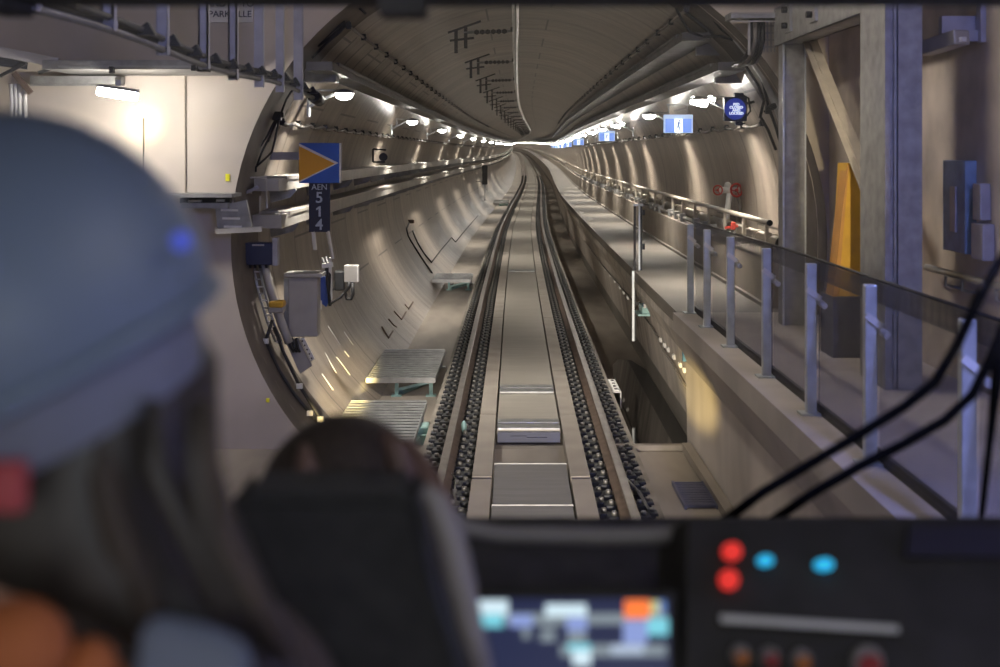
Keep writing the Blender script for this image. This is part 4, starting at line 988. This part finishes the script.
# monitor
def SP(px, py, off=0.):
    Y = 1.30-.08*(py-598)/90
    p = P(px, py, Y); return p+V((0, -.86, .5)).normalized()*(off+.005) if off else p
t = thing('display_screen', SP(570, 690), 'lit display screen with white, blue and orange fields on the dashboard', 'screen')
def squad(b, pxs, off, dep): b.prism([SP(x, y, off) for x, y in pxs], (0, dep, -dep*.4))
b = MB(); squad(b, [(466, 590), (676, 590), (678, 705), (464, 705)], 0, .06); part(b, 'bezel', M_black2, t)
def em(n, c, s): return mat('screen_'+n, (.02, .02, .02), .4, var=0, emit=c, estr=s)
b = MB(); squad(b, [(474, 600), (668, 600), (669, 692), (473, 692)], .004, .003); part(b, 'screen', em('navy', (.02, .03, .11), .55), t)
blk = [('white', (.68, .86, .95), 1.0, [(478, 602, 508, 617), (545, 606, 586, 618), (572, 651, 590, 667)]),
       ('cyan', (.22, .72, .85), .9, [(478, 616, 503, 629), (646, 620, 667, 637), (567, 646, 590, 652)]),
       ('periwinkle', (.32, .42, .85), .8, [(510, 617, 532, 629), (566, 619, 586, 633), (622, 623, 646, 646)]),
       ('grey', (.36, .44, .5), .6, [(505, 615, 665, 626), (541, 620, 556, 629), (540, 632, 555, 643), (522, 630, 530, 640), (567, 633, 586, 645), (560, 646, 665, 658)]),
       ('pale', (.55, .66, .85), .8, [(610, 647, 642, 656)]),
       ('orange', (1., .20, .03), 1.1, [(623, 603, 648, 621)]), ('yellow', (.75, .75, .3), .8, [(649, 604, 657, 616)]), ('blue', (.15, .3, .7), .8, [(657, 604, 663, 616)])]
k = 0
for n_, c_, s_, rs in blk:
    for r in rs:
        b = MB(); x0, y0, x1, y1 = r; squad(b, [(x0, y0), (x1, y0), (x1, y1), (x0, y1)], .006+.0004*k if n_ != 'grey' else .0055, .001); part(b, n_+'_field', em(n_, c_, s_), t); k += 1
# wiper outside the glass
t = thing('windshield_wiper', P(740, 520, 2.15), 'black windshield wiper with twin arms crossing in front of the railing', 'wiper')
Yw = 2.15
b = MB(); b.tube([P(x, y, Yw) for x, y in ((715, 528), (760, 494), (810, 464), (865, 431), (905, 406), (935, 382), (957, 345), (978, 300), (998, 264), (1020, 235))], .0095, 8); part(b, 'arm', M_wiper, t)
b = MB(); b.tube([P(x, y, Yw) for x, y in ((765, 526), (810, 495), (860, 466), (905, 443), (945, 420), (972, 395), (990, 360), (1006, 320))], .0095, 8); part(b, 'arm', M_wiper, t)
b = MB(); b.tube([P(x, y, Yw) for x, y in ((1003, 330), (996, 385), (990, 440), (981, 520))], [.013, .011, .007, .006], 8); part(b, 'blade', M_wiper, t)

# driver seat
t = thing('driver_seat', (-.165, 1.15, 1.1), 'black high back driver seat with a squared top', 'seat')
def seat_out(Y, grow=0.):
    o = [(-.083, 2.357), (.083, 2.357), (.088, 2.345), (.094, 2.29), (.112, 2.228), (.150, 2.12), (.215, 2.0), (.24, 1.8), (.23, 1.55), (-.23, 1.55), (-.24, 1.8), (-.215, 2.0), (-.165, 2.12), (-.130, 2.228), (-.105, 2.29), (-.093, 2.345)]
    return [V((-.165+x, Y, z)) for x, z in o]
b = MB(); b.prism(seat_out(1.13), (0, .10, 0)); bmesh.ops.bevel(b.bm, geom=[e for e in b.bm.edges], offset=.012, segments=2, affect='EDGES'); part(b, 'backrest', M_seat, t)
b = MB(); b.tube([P(424, 488, 1.12), P(436, 502, 1.12), P(450, 540, 1.12), P(460, 585, 1.12), P(469, 625, 1.12), P(485, 680, 1.12)], [.007, .012, .015, .015, .013, .011], 8); part(b, 'shine_trim', M_cabgrey, t)  # grey trim tube painting the shine along the seat's lit edge
b = MB(); b.box((-.165, 1.37, 1.52), (.46, .46, .12), None, .03); part(b, 'cushion', M_seat, t)
b = MB(); b.cyl((-.165, 1.36, 1.1), (-.165, 1.36, 1.47), .06, 16); b.cyl((-.165, 1.36, 1.1), (-.165, 1.36, 1.13), .2, 20); part(b, 'pedestal', M_black, t)

# ------------------------------------------------------------------ people
def skin_body(name, verts, edges, radii, extra, parent, mats, pick, voxel=.011):
    """joint skeleton thickened into one continuous body, head shapes fused in"""
    me = bpy.data.meshes.new('body_skeleton'); me.from_pydata([tuple(v) for v in verts], edges, [])
    ob = bpy.data.objects.new('body_skeleton', me); COL.objects.link(ob)
    ob.modifiers.new('Skin', 'SKIN'); ob.modifiers.new('Sub', 'SUBSURF').levels = 2
    for i, r in enumerate(radii):
        sv = me.skin_vertices[0].data[i]; sv.radius = (r, r) if not isinstance(r, tuple) else r
    me.skin_vertices[0].data[0].use_root = True
    dg = bpy.context.evaluated_depsgraph_get(); sm = bpy.data.meshes.new_from_object(ob.evaluated_get(dg))
    bpy.data.objects.remove(ob)
    mb = MB(); mb.bm.from_mesh(sm); bpy.data.meshes.remove(sm)
    extra(mb)
    tmp = mb.build('body_fuse', [M_skin])
    rm = tmp.modifiers.new('Remesh', 'REMESH'); rm.mode = 'VOXEL'; rm.voxel_size = voxel; rm.use_smooth_shade = True
    smd = tmp.modifiers.new('Smooth', 'SMOOTH'); smd.factor = .5; smd.iterations = 3
    dg = bpy.context.evaluated_depsgraph_get(); fm = bpy.data.meshes.new_from_object(tmp.evaluated_get(dg)); bpy.data.objects.remove(tmp)
    fm.materials.clear()
    for m in mats: fm.materials.append(m)
    for p in fm.polygons: p.material_index = pick(V(p.center)); p.use_smooth = True
    o = parent.location
    for v in fm.vertices: v.co -= o
    fm.name = name; ob = bpy.data.objects.new(name, fm); COL.objects.link(ob); ob.parent = parent
    return ob
def head(mb, c, s=1., yaw=0., tilt=0.):
    r = Matrix.Rotation(yaw, 3, 'Z') @ Matrix.Rotation(tilt, 3, 'Y'); c = V(c)
    def q(x, y, z): return c+r @ V((x*s, y*s, z*s))
    mb.ell(q(0, -.008, .02), .075*s, .096*s, .105*s, 20, 14, r)      # cranium
    mb.ell(q(0, .030, -.06), .055*s, .062*s, .065*s, 16, 10, r)      # jaw
    mb.ell(q(0, .098, -.018), .013*s, .022*s, .026*s, 10, 8, r)      # nose
    for x in (-1, 1):
        mb.ell(q(x*.076, -.005, -.005), .013*s, .022*s, .034*s, 10, 8, r)   # ears
        mb.ell(q(x*.032, .082, .012), .015*s, .012*s, .011*s, 8, 6, r)   # eyes
    mb.ell(q(0, .086, -.066), .026*s, .012*s, .012*s, 10, 6, r)      # lips
def hand_chains(verts, edges, radii, wrist, fwd, side, idx, thumb):
    """palm, five fingers and a side thumb as connected joints"""
    f = V(fwd).normalized(); s = V(side).normalized(); up = f.cross(s)
    p0 = len(verts); verts.append(V(wrist)+f*.05); edges.append((idx, p0)); radii.append((.034, .018))
    for k, (o, L) in enumerate(((-.028, .066), (-.009, .075), (.010, .07), (.028, .055))):
        a = len(verts); verts.append(V(wrist)+f*.085+s*o); edges.append((p0, a)); radii.append(.0095)
        verts.append(V(wrist)+f*(.085+L*.55)+s*o*1.15-V((0, 0, .008))); edges.append((a, a+1)); radii.append(.0088)
        verts.append(V(wrist)+f*(.085+L)+s*o*1.2-V((0, 0, .026))); edges.append((a+1, a+2)); radii.append(.008)
    a = len(verts); verts.append(V(wrist)+f*.04+s*thumb*.045); edges.append((p0, a)); radii.append(.011)
    verts.append(V(wrist)+f*.075+s*thumb*.065-V((0, 0, .012))); edges.append((a, a+1)); radii.append(.0095)
def hair_loft(rows):
    b = MB(); rings = []
    for (c, rx, ry) in rows: rings.append([V(c)+V((rx*math.cos(2*PI*k/24), ry*math.sin(2*PI*k/24), .006*math.sin(5*2*PI*k/24))) for k in range(24)])
    return b.loft(rings)

# helmeted person standing at the left
hx_, hy_ = -.345, .87
t = thing('person', (hx_, hy_, 1.1), 'standing person in a blue grey hard hat, orange vest and long dark hair', 'person')
vs = [V((hx_+.03, .93, 1.95)), V((hx_+.03, .93, 2.12)), V((hx_+.03, .91, 2.25)), V((hx_+.02, .89, 2.345)), V((hx_, .87, 2.44)),
      V((hx_+.19, .89, 2.285)), V((hx_+.23, .83, 2.02)), V((hx_+.17, .90, 1.84)),
      V((hx_-.15, .89, 2.285)), V((hx_-.20, .90, 2.02)), V((hx_-.15, 1.10, 1.96)),
      V((hx_+.12, .93, 1.88)), V((hx_+.13, .95, 1.52)), V((hx_+.13, .92, 1.15)), V((hx_+.13, 1.06, 1.13)),
      V((hx_-.07, .93, 1.88)), V((hx_-.08, .95, 1.52)), V((hx_-.08, .92, 1.15)), V((hx_-.08, 1.06, 1.13))]
ed = [(0, 1), (1, 2), (2, 3), (3, 4), (3, 5), (5, 6), (6, 7), (3, 8), (8, 9), (9, 10), (0, 11), (11, 12), (12, 13), (13, 14), (0, 15), (15, 16), (16, 17), (17, 18)]
rd = [(.14, .10), (.125, .09), (.14, .10), (.09, .07), .05, .058, .044, .03, .058, .044, .03, .085, .06, .045, .035, .085, .06, .045, .035]
hand_chains(vs, ed, rd, vs[7], (-.3, .35, -1), (1, .3, 0), 7, -1); hand_chains(vs, ed, rd, vs[10], (.2, 1, 0), (1, -.2, 0), 10, 1)
skin_body('body', vs, ed, rd, lambda mb: head(mb, (hx_, hy_+.01, 2.53), 1., -.5, .12), t, [M_skin, M_trouser, M_jacket], lambda c: 1 if c.z < 1.95 else (2 if c.z < 2.37 and c.y < 1.1 else 0))
# hard hat: dome, brim rim, band
rot = Matrix.Rotation(-.30, 3, 'Y')
rt = Matrix.Rotation(-.40, 3, 'Y') @ Matrix.Rotation(.10, 3, 'X')
hc = P(18, 318, .86)
prof = [(math.sin(PI/2*k/14), math.cos(PI/2*k/14)) for k in range(15)]+[(.985, -.10), (.965, -.19), (.945, -.26)]
def shell(k_): return [[hc+rt @ V((max(.002, p*.139*k_)*math.cos(2*PI*q/40), max(.002, p*.152*k_)*math.sin(2*PI*q/40), z*(.151 if z > 0 else .139)*(k_ if z > 0 else 1))) for q in range(40)] for p, z in prof]
b = MB(); b.loft(shell(1.)); b2 = shell(.955); b.loft(b2); hl = part(b, 'hard_hat', M_helmet, t)
b = MB(); ring = [hc+rt @ V((.132*math.cos(2*PI*k/40), .145*math.sin(2*PI*k/40), -.036)) for k in range(41)]; b.tube(ring, .0075, 8); part(b, 'brim', M_helmet, hl)
b = MB(); 
for k in range(5): b.ell(hc+rt @ V((0, 0, 0)), .004, .153, .1525, 6, 16, rt, 0, PI*.4)
part(b, 'ridge', M_helmet, hl)
b = MB(); rr = [[hc+rt @ V((rx*math.cos(2*PI*k/32), ry*math.sin(2*PI*k/32), z)) for k in range(32)] for rx, ry, z in ((.118, .130, -.03), (.112, .124, -.06), (.104, .116, -.085))]; b.loft(rr, False); part(b, 'headband', M_helmetd, hl)
b = MB(); b.box(P(6, 486, .745), (.026, .012, .032), None, .004); part(b, 'red_clip', mat('red_clip', (.28, .03, .04), .5, var=.1), hl)
b = MB(); c = P(181, 241, .80); b.ell(c, .006, .005, .006, 12, 8); part(b, 'blue_glow_spot', mat('blue_glow_spot', (.05, .07, .5), .4, var=0, emit=(.06, .10, .65), estr=.6), hl)  # glowing bead added in place of a blurred blue light spot
# long hair
b = hair_loft([(P(110, 330, .90), .060, .085), (P(124, 372, .88), .066, .095), (P(100, 420, .87), .083, .10), (P(84, 480, .87), .096, .10), (P(95, 540, .86), .102, .095), (P(172, 600, .85), .067, .055), (P(222, 650, .84), .05, .04), (P(262, 705, .84), .03, .028)])
part(b, 'long_hair', M_hair, t)
for k, (x0, x1, x2, w) in enumerate(((150, 190, 252, .010), (95, 120, 180, .012), (190, 208, 275, .009), (205, 222, 292, .008))):
    b = MB(); b.tube([P(x0, 400, .79), P(x0+6, 470, .785), P(x1, 540, .785), P((x1+x2)/2, 600, .79), P(x2, 660, .80)], [w*.5, w, w*1.1, w, w*.6], 8); part(b, 'hair_lock', M_hair2 if k % 2 else M_hair, t)
# vest with stripe
b = hair_loft([(V((hx_-.01, .89, 2.335)), .14, .095), (V((hx_-.02, .90, 2.30)), .185, .12), (V((hx_-.0, .91, 2.22)), .20, .135), (V((hx_+.03, .92, 2.05)), .20, .13), (V((hx_+.03, .93, 1.9)), .195, .13)])
vst = part(b, 'orange_vest', M_vest, t)
b = MB(); b.prism([P(x, y, .755) for x, y in ((140, 628), (150, 622), (215, 638), (245, 655), (252, 720), (130, 720))], (0, .02, 0)); bmesh.ops.bevel(b.bm, geom=list(b.bm.edges), offset=.004, segments=2, affect='EDGES'); part(b, 'reflective_stripe', M_reflect, vst)
b = MB(); b.ell(P(12, 650, .72), .034, .03, .03, 16, 10); b.ell(P(88, 672, .74), .018, .02, .02, 12, 8); part(b, 'shoulder_fold', M_vest, vst)

# seated driver
dx = -.181
t = thing('person', (dx, 1.36, 1.1), 'seated driver in dark clothes with dark brown hair, beyond the black seat', 'person')
vs = [V((dx, 1.34, 1.68)), V((dx, 1.32, 1.86)), V((dx, 1.33, 2.02)), V((dx, 1.36, 2.10)), V((dx, 1.39, 2.19)),
      V((dx+.165, 1.32, 2.07)), V((.10, 1.28, 2.06)), V((.13, 1.50, 2.07)),
      V((dx-.165, 1.34, 2.05)), V((dx-.24, 1.42, 1.84)), V((dx-.18, 1.60, 2.08)),
      V((dx+.10, 1.38, 1.65)), V((dx+.12, 1.66, 1.62)), V((dx+.12, 1.64, 1.18)), V((dx+.12, 1.76, 1.14)),
      V((dx-.10, 1.38, 1.65)), V((dx-.12, 1.66, 1.62)), V((dx-.12, 1.64, 1.18)), V((dx-.12, 1.76, 1.14))]
ed = [(0, 1), (1, 2), (2, 3), (3, 4), (3, 5), (5, 6), (6, 7), (3, 8), (8, 9), (9, 10), (0, 11), (11, 12), (12, 13), (13, 14), (0, 15), (15, 16), (16, 17), (17, 18)]
rd = [(.14, .10), (.13, .095), (.15, .10), (.09, .07), .052, .062, .05, .032, .062, .048, .032, .085, .065, .05, .035, .085, .065, .05, .035]
hand_chains(vs, ed, rd, vs[7], (.1, 1, 0), (1, -.1, 0), 7, -1); hand_chains(vs, ed, rd, vs[10], (.1, 1, 0), (1, -.1, 0), 10, 1)
dc = P(345, 533, 1.40)
skin_body('body', vs, ed, rd, lambda mb: head(mb, dc, 1.02, -.1, 0), t, [M_skin, M_trouser, M_jacket], lambda c: 1 if c.z < 1.7 else (2 if c.z < 2.15 and c.y < 1.5 else 0))
# hair: cap over the skull, falling in a bob, skin left clear at both sides
b = MB(); b.ell(dc+V((0, -.010, .018)), 0.104, .114, .122, 32, 16, None, 0, PI*.52); part(b, 'hair_cap', M_hair2, t)
b = MB()
rr = []
for z, rx, ry in ((.0, .092, .105), (-.05, .088, .104), (-.10, .075, .09), (-.15, .055, .06)):
    rr.append([dc+V((rx*math.cos(a), -.012+ry*math.sin(a), z)) for a in [PI+.42+(PI-.84)*k/16 for k in range(17)]] + [dc+V((rx*.7*math.cos(a), -.012+ry*.7*math.sin(a), z)) for a in [2*PI-.42-(PI-.84)*k/16 for k in range(17)]])
b.loft(rr); part(b, 'back_hair', M_hair2, t)
b = MB(); b.tube([P(405, 445, 1.36), P(425, 478, 1.33), P(441, 505, 1.30), P(452, 540, 1.28), P(458, 570, 1.28)], [.014, .016, .015, .012, .008], 8); part(b, 'hair_lock', mat('lit_auburn_hair', (.12, .07, .055), .6, var=.3, scale=14), t)
b = MB(); b.tube([P(383, 432, 1.27), P(396, 450, 1.265), P(402, 475, 1.26), P(405, 500, 1.26)], [.006, .014, .016, .012], 8); part(b, 'hair_lock', MATS['lit_auburn_hair'], t)  # this and the following lock: lit strands painted in lighter hair colour
b = MB(); b.tube([P(304, 445, 1.28), P(306, 465, 1.265), P(309, 485, 1.26), P(310, 500, 1.26)], [.005, .011, .014, .012], 8); part(b, 'hair_lock', MATS['lit_auburn_hair'], t)

# ================================================================== LIGHT, WORLD, CAMERA
def spot(loc, target, power, col, size, blend=.8, r=.06):
    l = bpy.data.lights.new('headlamp_beam', 'SPOT'); l.energy = power; l.color = col; l.spot_size = size; l.spot_blend = blend; l.shadow_soft_size = r
    o = bpy.data.objects.new('headlamp_beam', l); COL.objects.link(o); o.location = loc
    o.rotation_euler = (V(target)-V(loc)).to_track_quat('-Z', 'Y').to_euler()
    return o
warm = (1., .74, .30)
spot((-.7, 2.4, .9), T(-2.17, 14.4, -.1), 26000, warm, .062)
spot((-.5, 2.4, .9), (1.85, 11.3, .42), 9000, warm, .085)
spot((-.95, 2.4, 1.6), P(143, 122, 11.67), 9000, warm, .05)
o = spot((1.35, 2.4, 2.9), (2.66, 9.3, 2.55), 1300, (1., .82, .55), .052, .5); o.scale = (1, 6, 1)
spot((.0, 2.4, .7), (0.7, 13.5, .1), 4500, (1., .88, .74), .34, 1.)
# saloon light behind the cab
l = bpy.data.lights.new('saloon_light', 'AREA'); l.energy = 9.0; l.size = .5; l.color = (.80, .88, 1.); o = bpy.data.objects.new('saloon_light', l); COL.objects.link(o)
o.location = (.32, -.8, 2.9); o.rotation_euler = (V((-.3, 1.0, 2.4))-V(o.location)).to_track_quat('-Z', 'Y').to_euler()
l = bpy.data.lights.new('cab_fill_light', 'AREA'); l.energy = 2.2; l.size = .5; l.color = (1., .97, .95); o = bpy.data.objects.new('cab_fill_light', l); COL.objects.link(o); o.location = (.35, .75, 3.0)  # unseen fill light added under the cab roof to lift the dashboard
w = bpy.data.worlds.new('World'); SC.world = w; w.use_nodes = True
w.node_tree.nodes['Background'].inputs[0].default_value = (.70, .665, .63, 1); w.node_tree.nodes['Background'].inputs[1].default_value = .95

cam = bpy.data.cameras.new('camera'); co = bpy.data.objects.new('camera', cam); COL.objects.link(co)
co.location = (0, 0, CAMZ); co.rotation_euler = (PI/2, 0, 0)
cam.sensor_width = 36; cam.lens = 43.2; cam.shift_y = -.1805; cam.clip_start = .02; cam.clip_end = 1000
cam.dof.use_dof = True; cam.dof.focus_distance = 20.; cam.dof.aperture_fstop = 2.8; cam.dof.aperture_blades = 0
SC.camera = co
vs_ = SC.view_settings; vs_.view_transform = 'Standard'; vs_.look = 'None'; vs_.gamma = 1; vs_.use_curve_mapping = False; vs_.exposure = 0.
cy = SC.cycles
cy.use_denoising = True; cy.caustics_reflective = False; cy.caustics_refractive = False; cy.sample_clamp_indirect = 4.; cy.transparent_max_bounces = 24; cy.max_bounces = 8; cy.diffuse_bounces = 5
